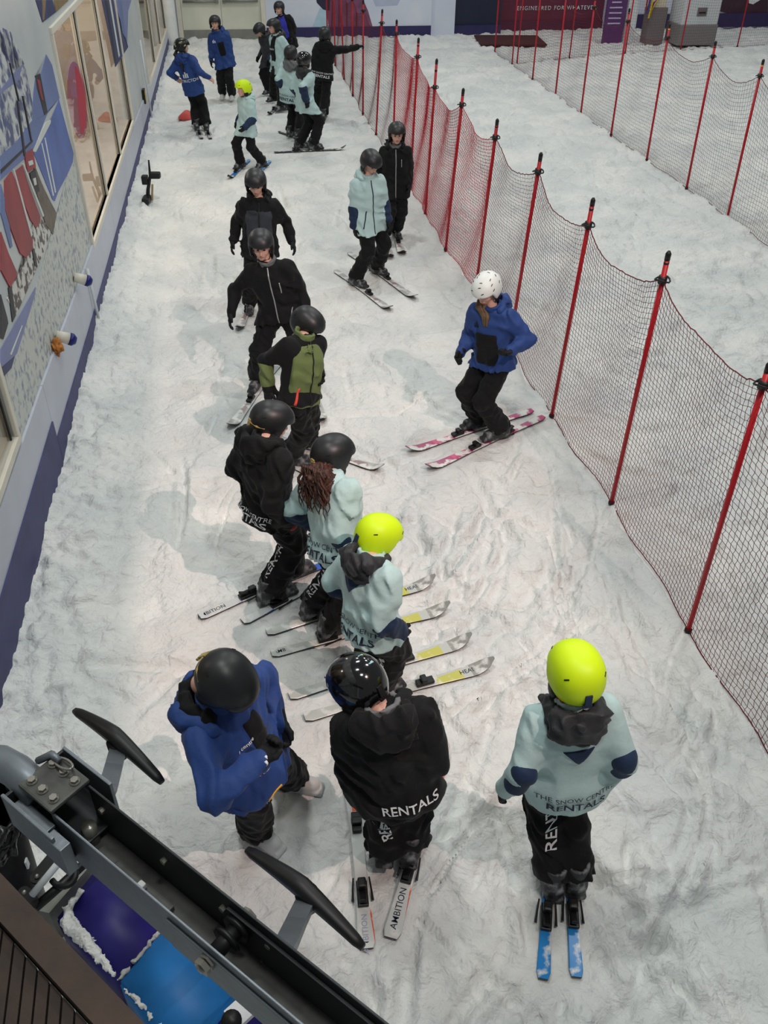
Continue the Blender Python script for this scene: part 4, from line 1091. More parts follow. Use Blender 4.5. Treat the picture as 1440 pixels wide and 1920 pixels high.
bpart('wall_panel', (10.7, 31.2, 3), (3.7, 0.2, 6), MAROON); bpart('base_band', (10.7, 31.07, 0.1), (3.7, 0.06, 0.35), mat('dark_maroon_band', srgb(74, 30, 56), 0.6))
bpart('wall_panel', (19.5, 31.0, 3), (14.0, 0.2, 6), LILACW); bpart('base_band', (19.5, 30.86, 0.25), (14.0, 0.08, 0.4), BACKN)
for (a, b, y) in ((1.4, 6.5, 30.0), (6.8, 9.4, 30.5), (9.3, 12.5, 31.0)):
    pass
me = text_flat('ENGINEERED FOR WHATEVER', 0.165, 0.0, 0.004, spacing=1.25)
tp = at_y(1047, 15, 31.08); t = link('lettering', me, None, WHITEP); t.location = (tp[0]-0.05, 31.08, tp[2]); t.rotation_euler = (math.radians(90), 0, 0); into(t, wb)
# printed figure on the back mural
def back_poly(name, px, Y, m, lay):
    a = [tuple(at_y(x, y, Y)) for x, y in px]
    return into(prism(name, a, (0, -0.004*lay, 0), m), wb)
PRM = {'d': mat('print_dark_figure', srgb(40, 36, 60), 0.5, var=0.3, vscale=5), 'm': mat('print_mauve', srgb(120, 70, 100), 0.5, var=0.25, vscale=4), 'b': mat('print_ice_blue', srgb(170, 196, 210), 0.5, var=0.12, vscale=4), 'g': mat('print_grey_cloud', srgb(176, 184, 206), 0.5, var=0.06)}
back_poly('mural_print', [(618, -30), (668, -30), (690, 20), (700, 55), (640, 60), (612, 48), (605, 10)], 30.06, PRM['m'], 1)
back_poly('mural_print', [(590, -20), (620, -20), (618, 20), (606, 18), (594, 5)], 30.06, PRM['d'], 2)
back_poly('mural_print', [(600, 15), (612, 20), (616, 48), (600, 58), (584, 56), (592, 35)], 30.06, PRM['b'], 2)
back_poly('mural_print', [(690, -20), (760, -20), (745, 10), (705, 12)], 30.06, PRM['g'], 1)
back_poly('mural_print', [(1330, -30), (1440, -30), (1440, 24), (1380, 28), (1345, 20), (1325, -5)], 30.88, mat('print_dark_oval', srgb(58, 40, 52), 0.5, var=0.2), 1)
back_poly('mural_print', [(1278, -20), (1312, -20), (1296, 32), (1284, 32)], 30.88, MAROON, 1)
back_poly('mural_print', [(1404, 0), (1424, -8), (1428, -2), (1412, 8), (1404, 6)], 30.88, WHITEP, 2)
# double door
dr = struct(empty('door_1', (0.1, 30.0, 0)))
for k in (-1, 1):
    lf = into(box('door_leaf', (0.1+k*0.585, 30.03, 1.24), (1.155, 0.06, 2.48), DOORC, bevel=0.006), dr)
    into(box('kick_plate', (0.1+k*0.585, 29.99, 0.16), (1.13, 0.02, 0.30), STEEL), dr)
    into(tube('push_bar', [(0.1+k*0.06, 29.93, 1.06), (0.1+k*1.10, 29.93, 1.06)], 0.035, STEEL), dr)
    into(box('bar_bracket', (0.1+k*0.10, 29.95, 1.06), (0.09, 0.10, 0.12), STEEL, bevel=0.01), dr)
for x0, x1, z0, z1 in ((-1.20, -1.07, 0, 2.6), (1.27, 1.40, 0, 2.6), (-1.2, 1.4, 2.48, 2.6)):
    into(box('door_frame', ((x0+x1)/2, 30.0, (z0+z1)/2), (x1-x0, 0.14, z1-z0), CREAM, bevel=0.005), dr)
# round column at the corner
cb = bmesh.new(); add_tube(cb, [(-1.42, 29.2, -0.05), (-1.42, 29.2, 0.25), (-1.42, 29.2, 5.8)], [0.27, 0.22, 0.21], 28)
col = link('trim_1', bm_mesh('corner_column', cb, True), None, mat('white_column_plaster', srgb(206, 208, 206), 0.6, var=0.04, bump=0.2, bscale=15)); struct(col)
wr = struct(box('wall_right', (26, 16, 3), (0.3, 34, 6), LILACW))
# ------------------------------------------------------------------ red safety nets
RED = mat('red_post_plastic', srgb(178, 22, 34), 0.4, var=0.12, vscale=8)
NETD = mat('dark_red_net_cord', srgb(100, 24, 33), 0.8); NETR = mat('bright_red_net_cord', srgb(176, 22, 44), 0.8)
YEL = mat('yellow_reflector', srgb(226, 190, 50), 0.4)
def strands(L3, r):
    """L3: (n, m, 3) polylines -> three-sided tubes"""
    n, m_, _ = L3.shape
    t = np.gradient(L3, axis=1); t /= np.linalg.norm(t, axis=2, keepdims=True)+1e-9
    ref = np.array([0.9, 0.13, 0.37]); a = np.cross(t, ref); a /= np.linalg.norm(a, axis=2, keepdims=True); b = np.cross(t, a)
    V = np.stack([L3+r*(math.cos(k)*a+math.sin(k)*b) for k in (0, 2.094, 4.189)], 2)      # n,m,3,3
    I = np.arange(n*m_*3).reshape(n, m_, 3)
    q = []
    for k in range(3):
        k2 = (k+1) % 3
        q.append(np.stack([I[:, :-1, k], I[:, :-1, k2], I[:, 1:, k2], I[:, 1:, k]], -1).reshape(-1, 4))
    return V.reshape(-1, 3), np.concatenate(q)
def net_panel(A, B, at_, bt_, m, parent, cell=0.05, sag=0.16, seed=0, r=0.0021, bulge=0.05):
    """A, B: base of two posts, at_, bt_: the tie points above; real cords hung with a sag"""
    A, B, at_, bt_ = [np.asarray(v, float) for v in (A, B, at_, bt_)]
    W = np.linalg.norm(B-A); nu = max(6, int(W/cell)); nv = int(at_[2]/cell)
    u = np.linspace(0, 1, nu+1); v = np.linspace(0, 1, nv+1)
    U, Vv = np.meshgrid(u, v, indexing='ij')
    rg = np.random.default_rng(seed)
    d = (B-A)/W; nn = np.array([d[1], -d[0], 0])
    shape = 4*U*(1-U)
    base = (A[None, None]*(1-U)[..., None]+B[None, None]*U[..., None]); top = at_*(1-U)[..., None]+bt_*U[..., None]
    P = base*(1-Vv)[..., None]+top*Vv[..., None]
    P[..., 2] -= sag*shape*(Vv**1.3)*(0.8+0.4*rg.random()); P[..., 2] = np.maximum(P[..., 2], 0.02)
    off = bulge*shape*np.sin(Vv*3.0)+0.03*np.sin(U*7+Vv*5+seed)*shape
    zz = 0.010*((np.indices(U.shape).sum(0) % 2)-0.5)
    P += nn*off[..., None]+d*(zz+rg.normal(0, 0.0035, U.shape))[..., None]
    P[..., 2] += rg.normal(0, 0.003, U.shape)
    V1, F1 = strands(P, r); V2, F2 = strands(P.transpose(1, 0, 2), r)
    Vt = np.concatenate([V1, V2]); Ft = np.concatenate([F1, F2+len(V1)])
    for row, rr in ((P[:, -1], 0.0055), (P[:, 0], 0.005)):
        V3, F3 = strands(row[None], rr); Ft = np.concatenate([Ft, F3+len(Vt)]); Vt = np.concatenate([Vt, V3])
    me = np_mesh('net', Vt-np.array(parent.location), Ft, False); me.materials.append(m)
    return link('net', me, parent)
def post(base, top, clip, parent, refl=False):
    b = np.array(base)-np.array(parent.location); t = np.array(top)-np.array(parent.location); c = np.array(clip)-np.array(parent.location)
    ax = nrm(t-b)
    p = tube('post', [b-ax*0.12, b+(t-b)*0.5, t-ax*0.07], [0.0195, 0.0195, 0.0195], RED, parent, n=10)
    tube('post_cap', [t-ax*0.07, t-ax*0.02, t], [0.021, 0.021, 0.010], DARKP, p, n=10)
    tube('ground_clip', [b+ax*0.005, b+ax*0.035], 0.028, DARKP, p, n=10)
    tube('net_clip', [c-ax*0.03, c+ax*0.025], 0.033, DARKP, p, n=10)
    pts = [c+np.array([0.055*math.cos(a), 0.055*math.sin(a), 0.01*math.sin(2*a)]) for a in np.linspace(0, 2*math.pi, 13)]
    tube('tie_ring', pts, 0.007, DARKP, p, n=6)
    tube('sleeve_band', [c+(t-c)*0.55, c+(t-c)*0.62], 0.0205, YEL if refl else DARKP, p, n=10)
def fence(label, bases, tops, zclip, mats, cells, seed=0, refl=(), sag=0.16):
    root = empty('net_fence', (bases[0][0], bases[0][1], 0)); tag(root, label, 'fence', 'red safety net fences')
    clips = []
    for i, (b, t) in enumerate(zip(bases, tops)):
        b = np.array(b, float); t = np.array(t, float); c = b+(t-b)*(zclip[i]/t[2]); clips.append(c)
        post(b, t, c, root, i in refl)
    for i in range(len(bases)-1):
        net_panel(bases[i], bases[i+1], clips[i], clips[i+1], mats[i], root, cells[i], sag, seed+i, 0.0021 if mats[i] is NETD else 0.0032)
    return root
mb = [(3.10, 0.95), (3.10, 2.6), (3.09, 4.25), (3.11, 5.88), (3.05, 7.42), (3.06, 9.05), (3.08, 10.75), (2.99, 12.2), (3.0, 13.75), (3.03, 15.2), (3.03, 16.95), (2.98, 18.7), (2.97, 20.5), (2.99, 22.3), (3.01, 24.1), (3.0, 25.9), (3.0, 27.7)]
mt = [(3.10, 0.93), (3.10, 2.55), (3.05, 4.21), (3.06, 5.72), (3.03, 7.16), (3.05, 8.68), (3.05, 10.3), (3.05, 11.96), (3.05, 13.61), (3.05, 14.97), (3.05, 16.92), (3.05, 18.46), (3.0, 20.6), (3.0, 22.3), (2.95, 24.1), (3.0, 25.9), (3.0, 27.7)]
mz = [2.3, 2.3, 2.30, 2.41, 2.34, 2.31, 2.25, 2.24, 2.30, 2.36, 2.34, 2.30, 2.2, 2.25, 2.25, 2.2, 2.2]
mc = [2.1, 2.1, 2.15, 2.19, 2.10, 2.12, 2.04, 2.04, 1.92, 2.09, 2.13, 2.07, 2.0, 2.0, 2.0, 2.0, 2.0]
FENCE1 = fence('long red safety net fence beside the lesson area, nearest the viewer', [(x, y, 0) for x, y in mb], [(x, y, z) for (x, y), z in zip(mt, mz)], mc,
      [NETD]*5+[NETD, NETR, NETR, NETR, NETR, NETD]+[NETD]*5, [0.046]*6+[0.044, 0.042, 0.044, 0.045]+[0.06]*6, 10)
rb = [(7.83, y) for y in (9.7, 11.4, 12.98, 14.5, 16.25, 18.1, 19.95, 21.75, 23.6, 25.5, 27.3)]
FENCE2 = fence('second red safety net fence across the empty piste on the right', [(x, y, 0) for x, y in rb], [(x+0.02, y+0.12, 2.3) for x, y in rb], [2.08]*11, [NETD]*10, [0.062]*10, 40, refl=(2, 4), sag=0.2)
xb = [(8.0, 25.6), (9.75, 26.3), (11.6, 26.75), (13.49, 27.13), (15.53, 27.55), (17.6, 27.9)]
FENCE3 = fence('far red safety net fence crossing in front of the white snow machine', [(x, y, 0) for x, y in xb], [(x, y, 2.3) for x, y in xb], [2.0]*6, [NETD]*5, [0.075]*5, 60)

# ------------------------------------------------------------------ far right corner: mat, sign, snow machine
bm = bmesh.new(); add_box(bm, (8.75, 28.95, 0.06), (2.0, 1.6, 0.05), Matrix.Rotation(-0.12, 3, 'Z'), 0.01)
tag(link('floor_mat', bm_mesh('floor_mat', bm), None, mat('dark_brown_mat', srgb(66, 38, 40), 0.9, bump=0.5, bscale=60)), 'dark brown mat lying on the snow behind the far net', 'mat')
sg = empty('sign_pylon', (12.05, 28.6, 0)); tag(sg, 'tall purple and white sign pylon behind the far net', 'sign')
into(box('purple_face', (11.85, 28.5, 0.75), (0.62, 0.10, 1.5), mat('purple_sign', srgb(84, 48, 104), 0.5, var=0.1), bevel=0.01), sg)
into(box('pale_face', (11.85, 28.5, 1.85), (0.62, 0.10, 0.7), mat('pale_sign', srgb(176, 182, 206), 0.5, var=0.08), bevel=0.01), sg)
into(box('white_edge', (12.35, 28.45, 1.2), (0.32, 0.16, 2.4), WHITEM, bevel=0.01), sg)
for k in range(5):
    into(box('text_line', (11.82, 28.445, 0.55+0.14*k), (0.40 if k < 4 else 0.3, 0.006, 0.035), mat('sign_lettering', srgb(190, 180, 205), 0.6)), sg)
sm_ = empty('snow_machine', (13.9, 28.0, 0)); tag(sm_, 'white cabinet snow machine on a grey base behind the far net', 'machine')
into(box('cabinet', (14.15, 28.0, 1.35), (1.15, 0.9, 1.5), WHITEM, bevel=0.03), sm_); into(box('base', (14.15, 28.0, 0.34), (1.2, 0.95, 0.55), mat('grey_machine_base', srgb(128, 124, 124), 0.6), bevel=0.02), sm_)
into(box('handle_recess', (14.15, 27.54, 0.95), (0.30, 0.03, 0.22), mat('grey_recess', srgb(110, 106, 106), 0.5), bevel=0.01), sm_); into(box('slot', (14.15, 27.52, 0.93), (0.2, 0.02, 0.04), DARKP), sm_)
for k in range(6): into(tube('indicator', [(13.75+0.13*k, 27.56, 1.72), (13.75+0.13*k, 27.53, 1.72)], 0.018, REDT if k % 2 else DARKP, n=8), sm_)
bx_ = empty('control_column', (13.0, 28.3, 0)); tag(bx_, 'beige and grey control column with hanging cables beside white machine', 'column')
into(box('beige_box', (13.05, 28.3, 1.5), (0.4, 0.4, 1.0), mat('beige_box', srgb(196, 186, 164), 0.6), bevel=0.02), bx_); into(box('grey_plinth', (13.05, 28.3, 0.5), (0.55, 0.45, 1.0), mat('grey_plinth', srgb(112, 104, 104), 0.7), bevel=0.02), bx_)
for k, (cc, mmn) in enumerate((((200, 170, 40), 'yellow_cable'), ((52, 54, 140), 'blue_cable'), ((150, 60, 60), 'red_cable'), ((206, 196, 190), 'pale_cable'))):
    into(tube('cable', [(12.85-0.09*k, 28.1, 2.2), (12.75-0.08*k, 28.0, 1.4), (12.7-0.07*k, 27.98, 0.75+0.1*k), (12.85-0.05*k, 28.05, 1.1), (13.0, 28.1, 1.3)], 0.03, mat(mmn, srgb(*cc), 0.5), n=6), bx_)

# ------------------------------------------------------------------ loose things on the snow
p = at(286, 352); lo_ = empty('loose_binding', (p[0], p[1], 0)); tag(lo_, 'black loose ski binding lying on the snow by the wall', 'binding')
a_ = math.radians(8); Rz = Matrix.Rotation(-a_, 3, 'Z'); z0 = snow_z(p[0], p[1])
def lp(name, bmf, m):
    bm = bmesh.new(); bmf(bm); return link(name, bm_mesh(name, bm, False), lo_, m)
up_ = at(278, 381)-np.array([p[0], p[1], 0])
bx0 = np.array([up_[0], up_[1], 0])
lp('strap', lambda bm: add_tube(bm, [tuple(bx0+np.array([0.0, 0.0, z0+0.02])), tuple(bx0+np.array([0.03, 0.02, 0.22])), tuple(bx0+np.array([0.09, 0.05, 0.42])), tuple(bx0+np.array([0.10, 0.08, 0.66]))], [0.035, 0.03, 0.022, 0.012], 8), DARKP)
lp('toe_piece', lambda bm: add_box(bm, tuple(bx0+np.array([-0.01, -0.08, z0+0.05])), (0.12, 0.26, 0.10), Rz, 0.03), DARKP)
lp('heel_piece', lambda bm: add_box(bm, tuple(bx0+np.array([0.17, 0.08, 0.42])), (0.17, 0.13, 0.10), Rz, 0.03), DARKP)
lp('buckle', lambda bm: add_box(bm, tuple(bx0+np.array([0.0, 0.06, 0.36])), (0.10, 0.12, 0.14), Rz, 0.02), DARKP)
lp('brake_plate', lambda bm: add_tube(bm, [tuple(bx0+np.array([0.07, -0.02, 0.05])), tuple(bx0+np.array([0.11, 0.0, 0.30]))], 0.018, 6), mat('tan_plate', srgb(150, 130, 96), 0.6))
p = at(352, 224); bm = bmesh.new(); add_tube(bm, [(0, 0, 0.0), (0, 0, 0.03), (0, 0, 0.10), (0, 0, 0.15)], [0.20, 0.19, 0.11, 0.04], 20)
o = tag(link('marker_cone', bm_mesh('marker_cone', bm, True), None, mat('coral_cone', srgb(214, 84, 76), 0.5)), 'flat coral red marker cone on snow behind the ponytailed instructor', 'cone'); o.location = (p[0], p[1], snow_z(p[0], p[1]))
# ------------------------------------------------------------------ drag lift in the foreground
GALV = mat('galvanised_steel', srgb(118, 124, 130), 0.42, metal=0.55, var=0.12, vscale=6, bump=0.15, bscale=30)
DIRTY = mat('dirty_galvanised_steel', srgb(96, 96, 92), 0.6, metal=0.3, col2=srgb(60, 60, 58), vscale=9)
DKST = mat('dark_steel', srgb(52, 54, 56), 0.5, metal=0.4, var=0.2, vscale=5)  # darker steel tone for far flange, far doubler, saddle end and floor
BOLT = mat('zinc_bolt', srgb(150, 146, 138), 0.35, metal=0.7)
A = at(136, 1502, 2.30); B = at(620, 1900, 2.30); dl = nrm(B-A); nl = np.array([-dl[1], dl[0], 0.0]); up3 = np.array([0, 0, 1.0])
if nl[1] < 0: nl = -nl
lift = empty('drag_lift', (A[0], A[1], 0)); tag(lift, 'grey steel channel beam of the drag lift across the lower left corner', 'ski lift')
LR = Matrix(((dl[0], nl[0], 0), (dl[1], nl[1], 0), (0, 0, 1)))
LL = float(np.linalg.norm(B-A))+0.55
def lpos(t, w_, z): return A+dl*t+nl*w_+up3*z
def lbox(name, t0, t1, w0, w1, z0, z1, m, parent=lift, bevel=0.003):
    c = lpos((t0+t1)/2, (w0+w1)/2, (z0+z1)/2)
    o = box(name, c, (t1-t0, w1-w0, z1-z0), m, None, LR, bevel)
    return into(o, lift)
HW = 0.060; HD = 0.21
lbox('near_flange', -0.02, LL, -HW-0.008, -HW, -HD, 0.0, GALV); lbox('far_flange', 0.0, LL, HW, HW+0.008, -HD, 0.01, DKST)
lbox('web', -0.02, LL, -HW, HW, -HD, -HD+0.008, DIRTY)
lbox('inner_rail', 0.16, 0.42, -0.03, 0.01, -HD, -HD+0.03, DIRTY, bevel=0.008); lbox('snow_crumb', 0.285, 0.31, -0.03, 0.0, -HD+0.03, -HD+0.055, mat('snow_crumb', srgb(214, 214, 210), 0.8), bevel=0.006)
lbox('far_doubler', 0.62, LL, HW-0.012, HW, -HD+0.02, -0.03, DKST); lbox('near_doubler', 0.50, LL, -HW-0.016, -HW-0.008, -HD+0.02, -0.04, GALV)
# saddle head with bolts
lbox('saddle_plate', -0.17, 0.0, -0.075, 0.075, 0.012, 0.030, DIRTY, bevel=0.008)
lbox('saddle_near_cheek', -0.20, 0.06, -0.125, -0.113, -0.16, 0.0, GALV); lbox('saddle_far_cheek', -0.18, 0.06, 0.100, 0.112, -0.14, 0.02, GALV)
lbox('saddle_end', -0.20, -0.188, -0.125, 0.11, -0.15, -0.01, DKST); lbox('saddle_floor', -0.2, 0.06, -0.12, 0.11, -0.16, -0.15, DKST); lbox('saddle_shoulder', -0.17, 0.0, -0.113, -0.075, -0.05, -0.038, GALV)
lbox('saddle_bracket', 0.02, 0.10, -0.128, -0.09, -0.16, -0.02, GALV)
for t in (-0.14, -0.085, -0.03):
    for w_ in (-0.04, 0.04):
        c = lpos(t, w_, 0.03); o = tube('bolt', [c, c+up3*0.014], 0.013, BOLT, n=6, smooth=False); into(o, lift)
        o = tube('bolt_washer', [c, c+up3*0.004], 0.018, BOLT, n=12); into(o, lift)
c = lpos(-0.10, 0.055, 0.05); ring = [c+dl*0.045*math.cos(a)+nl*0.016*math.sin(a)+up3*0.012*math.cos(a) for a in np.linspace(0, 2*math.pi, 17)]
into(tube('spring_pin', ring, 0.0045, BOLT, n=6), lift)
o = tube('pin_strap', [lpos(-0.20, 0.02, 0.02), lpos(-0.16, 0.055, 0.05), lpos(-0.12, 0.055, 0.05)], [0.012, 0.014, 0.010], GALV, n=6); into(o, lift)
into(tube('pivot_bush', [lpos(0.03, 0.01, -HD), lpos(0.03, 0.01, -0.12)], 0.024, BOLT, n=16), lift)
# roller with bolt through both flanges
t0 = 0.67
into(tube('roller_axle', [lpos(t0, -HW-0.05, -0.07), lpos(t0, HW+0.035, -0.07)], 0.013, BOLT, n=10), lift)
into(tube('roller', [lpos(t0, -HW, -0.07), lpos(t0, HW, -0.07)], 0.026, DARKP, n=16), lift)
for w_ in (-0.01, 0.03): into(tube('roller_flange', [lpos(t0, w_, -0.07), lpos(t0, w_+0.012, -0.07)], 0.046, DARKP, n=20), lift)
for w_ in (-HW-0.045, -HW-0.024): into(tube('bolt', [lpos(t0, w_, -0.07), lpos(t0, w_+0.016, -0.07)], 0.027, BOLT, n=6, smooth=False), lift)
into(tube('bolt', [lpos(t0, HW+0.01, -0.07), lpos(t0, HW+0.035, -0.07)], 0.026, BOLT, n=6, smooth=False), lift)
for t in (0.06, 0.35, 0.60, 0.78):
    into(tube('bolt', [lpos(t, HW-0.015, -0.06), lpos(t, HW, -0.06)], 0.011, BOLT, n=6, smooth=False), lift)
# curved arm coming from the left
pts = [at(-40, 1425, 2.26), at(0, 1428, 2.27), at(32, 1446, 2.28), at(58, 1470, 2.28), at(78, 1490, 2.26)]
into(tube('curved_arm', pts, 0.055, GALV, n=18), lift)

# T-bars
def t_bar(label, p0, p1, arm):
    a, b = at(*p0, 1.2), at(*p1, 1.2); mid = (a+b)/2+up3*0.06
    r_ = empty('t_bar', (mid[0], mid[1], 0)); tag(r_, label, 't-bar', 'black t-bars of the drag lift')
    d = nrm(b-a); side = np.array([-d[1], d[0], 0]); bm = bmesh.new(); rows = []
    n = 18
    for i in range(n+1):
        t = i/n; k = 2*t-1; c = a+(b-a)*t+up3*(0.075*(1-abs(k)**1.4)); wd = 0.020+0.018*(1-abs(k)**1.2); ht = 0.016+0.020*(1-abs(k))
        if i in (0, n): wd *= 0.75; ht *= 0.8
        rows.append([bm.verts.new(Vector(c+side*wd*x+up3*ht*z)) for x, z in ((-1, -0.6), (-1, 0.5), (-0.6, 1), (0.6, 1), (1, 0.5), (1, -0.6), (0.5, -1), (-0.5, -1))])
    for p_, q_ in zip(rows, rows[1:]):
        for j in range(8): bm.faces.new((p_[j], p_[(j+1) % 8], q_[(j+1) % 8], q_[j]))
    bm.faces.new(rows[0]); bm.faces.new(rows[-1]); bmesh.ops.recalc_face_normals(bm, faces=bm.faces)
    into(link('cross_bar', bm_mesh('cross_bar', bm, True), None, DARKP), r_)
    hub = mid-side*0.02
    hub = at(*arm[0])
    into(tube('hub', [hub+up3*0.05, hub-up3*0.05], [0.050, 0.046], DARKP, n=18), r_)
    into(tube('hub_screw', [mid+d*0.06+up3*0.02, mid+d*0.06+up3*0.038], 0.008, BOLT, n=8), r_)
    pts = [at(*q) for q in arm]; bm = bmesh.new(); rows = []
    for i, p_ in enumerate(pts):
        t = nrm(pts[min(i+1, len(pts)-1)]-pts[max(i-1, 0)]); sd = nrm(np.cross(t, np.array([0.2, 0.9, 0.4]))); nn = np.cross(sd, t)
        rows.append([bm.verts.new(Vector(p_+sd*0.040*x+nn*0.016*z)) for x, z in ((-1, -1), (1, -1), (1, 1), (-1, 1))])
    for p_, q_ in zip(rows, rows[1:]):
        for j in range(4): bm.faces.new((p_[j], p_[(j+1) % 4], q_[(j+1) % 4], q_[j]))
    bm.faces.new(rows[0]); bm.faces.new(rows[-1]); bmesh.ops.recalc_face_normals(bm, faces=bm.faces)
    into(link('arm', bm_mesh('arm', bm), None, GALV), r_)
t_bar('black t-bar handle on a grey arm behind the lift head', (140, 1332), (304, 1466), [(222, 1402, 1.2), (213, 1438, 1.3), (203, 1475, 1.45), (188, 1503, 1.7), (168, 1528, 2.1)])
t_bar('black t-bar handle on a grey arm beside the AMBITION skis', (463, 1593), (681, 1776), [(576, 1686, 1.2), (556, 1728, 1.35), (538, 1768, 1.6), (515, 1800, 2.1)])

# crash mats
MATD = mat('indigo_mat_vinyl', srgb(36, 30, 108), 0.48, var=0.16, vscale=5); MATL = mat('azure_mat_vinyl', srgb(26, 104, 168), 0.52, var=0.14, vscale=5); SEAM = mat('snowy_seam', srgb(176, 176, 170), 0.8, bump=0.6, bscale=60)
def mat_block(label, px, z, m):
    top = [at(x, y, z) for x, y in px]; c = sum(top)/len(top)
    r_ = empty('crash_mat', (c[0], c[1], 0)); tag(r_, label, 'mat', 'vinyl crash mats under the lift')
    bm = bmesh.new(); a = [bm.verts.new(Vector(p)) for p in top]; b = [bm.verts.new((p[0], p[1], 0.0)) for p in top]; n = len(a)
    bm.faces.new(a); bm.faces.new(b[::-1])
    for i in range(n): bm.faces.new((a[i], b[i], b[(i+1) % n], a[(i+1) % n]))
    bmesh.ops.recalc_face_normals(bm, faces=bm.faces)
    bmesh.ops.bevel(bm, geom=list(bm.edges), offset=0.012, segments=3, affect='EDGES')
    into(link('pad', bm_mesh('pad', bm, True), None, m), r_)
    return r_, top
m1, t1_ = mat_block('indigo vinyl crash mat with snow on its edge under the lift beam', [(192, 1612), (312, 1726), (218, 1836), (104, 1722)], 0.42, MATD)
m2, t2_ = mat_block('azure blue vinyl crash mat under the lift beam', [(314, 1730), (446, 1858), (340, 1990), (222, 1842)], 0.42, MATL)
m3, t3_ = mat_block('dark indigo crash mat at the bottom edge beside the white crank', [(450, 1860), (640, 2030), (520, 2120), (344, 1992)], 0.36, MATD)
def rope_snow(name, pts, rad, parent, seed, m=SNOW):
    pts = [np.array(p) for p in pts]
    def fn(P):
        d = None
        for i in range(len(pts)-1):
            q_ = cap(P, pts[i], pts[i+1], rad[i], rad[i+1]); d = q_ if d is None else np.minimum(d, q_)
        return d+folds(P, seed, 0.010, 0.05)+folds(P, seed+1, 0.006, 0.022)
    ar = np.array(pts); mr = max(rad)+0.03
    v, fc = field(fn, ar.min(0)-mr, ar.max(0)+mr, 0.006)
    o = into(link(name, np_mesh(name, v, fc), None, m), parent); o['kind'] = 'stuff'
    return o
rope_snow('snow_drift', [at(150, 1672, 0.43), at(128, 1705, 0.43), at(126, 1728, 0.43), at(150, 1752, 0.43), at(185, 1792, 0.43), at(214, 1830, 0.43)], [0.012, 0.020, 0.034, 0.034, 0.022, 0.006], m1, 5)
rope_snow('seam_snow', [at(313, 1729, 0.41), at(270, 1782, 0.41), at(222, 1838, 0.41)], [0.008, 0.010, 0.008], m2, 8, SEAM)
rope_snow('edge_snow', [at(226, 1848, 0.42), at(262, 1880, 0.42), at(300, 1925, 0.42)], [0.006, 0.012, 0.006], m2, 12)
bm = bmesh.new(); a_, b_2 = at(182, 1608, 0.30), at(92, 1712, 0.30); c_, e_ = at(66, 1706, 0.30), at(160, 1606, 0.30)
for p_ in (): pass
o = prism('kerb_slab', [a_, b_2, c_, e_], (0, 0, -0.28), mat('grey_concrete', srgb(142, 142, 134), 0.8, var=0.12, bump=0.3, bscale=25)); tag(o, 'worn grey kerb slab beside the indigo crash mat', 'slab')
# crank linkage between the bin and the mats
cr = empty('crank_linkage', tuple(at(118, 1650, 0.0))); tag(cr, 'black crank arms with a silver strut beside the rubbish bin', 'linkage')
def flat_bar(name, px, z, wd, m, th=0.015):
    a, b = at(*px[0], z), at(*px[1], z); d = nrm(b-a); sd = np.array([-d[1], d[0], 0])*wd
    n = 8; poly = [b+sd*math.cos(t)+d*wd*math.sin(t) for t in np.linspace(0, math.pi, n)]+[a-sd*math.cos(t)-d*wd*math.sin(t) for t in np.linspace(0, math.pi, n)]
    return into(prism(name, poly, (0, 0, -th), m), cr)
flat_bar('crank_arm', ((70, 1643), (112, 1592)), 0.66, 0.036, DARKP)
flat_bar('crank_arm', ((44, 1672), (60, 1690)), 0.60, 0.03, DARKP)
into(tube('silver_strut', [at(60, 1678, 0.66), at(128, 1596, 0.80)], 0.018, WHITEM, n=10), cr)
into(tube('drive_rod', [at(66, 1702, 0.56), at(120, 1655, 0.56), at(174, 1604, 0.56)], 0.024, DARKP, n=10), cr)
arc = [at(118+24*math.cos(t), 1638+24*math.sin(t), 0.60) for t in np.linspace(-1.2, 2.6, 14)]
into(tube('crank_arc', arc, 0.016, DARKP, n=8), cr)
for q in ((69, 1643), (45, 1673)): into(tube('bolt', [at(*q, 0.66), at(*q, 0.675)], 0.011, BOLT, n=8), cr)
wc = empty('white_crank', tuple(at(455, 1900, 0.0))); tag(wc, 'white crank arm with black bolt at the bottom edge', 'crank')
a, b = at(432, 1912, 0.62), at(500, 1850, 0.62); d = nrm(b-a); sd = np.array([-d[1], d[0], 0])*0.05
into(prism('arm', [a+sd, b+sd, b-sd, a-sd], (0, 0, -0.03), WHITEM), wc); into(tube('bolt', [at(434, 1914, 0.63), at(434, 1914, 0.67)], 0.045, DARKP, n=16), wc)
# rubbish bin
e = at(32, 1512, 0.92); bc = np.array([e[0]-0.25, e[1]-0.02, 0])
bn = empty('rubbish_bin', tuple(bc)); tag(bn, 'black rubbish bin with a crumpled liner at the left edge', 'bin')
bm = bmesh.new(); add_tube(bm, [(0, 0, 0), (0, 0, 0.02), (0, 0, 0.9), (0, 0, 0.9), (0, 0, 0.86)], [0.19, 0.20, 0.245, 0.225, 0.22], 28); link('bin_body', bm_mesh('bin_body', bm, True), bn, DARKP)
def f_lin(P):
    x, y, z = P[..., 0], P[..., 1], P[..., 2]; rr = np.sqrt(x*x+y*y)
    d = np.maximum(np.abs(rr-0.252)-0.012, np.abs(z-0.85)-0.085)
    return d+folds(P, 4, 0.02, 0.08)
v, fc = field(f_lin, (-0.3, -0.3, 0.72), (0.3, 0.3, 0.98), 0.011); link('liner', np_mesh('liner', v, fc), bn, mat('black_bag_film', srgb(16, 16, 17), 0.25, spec=0.6))
into(box('white_label', (bc[0]+0.225, bc[1]-0.06, 0.55), (0.01, 0.03, 0.06), WHITEP), bn)
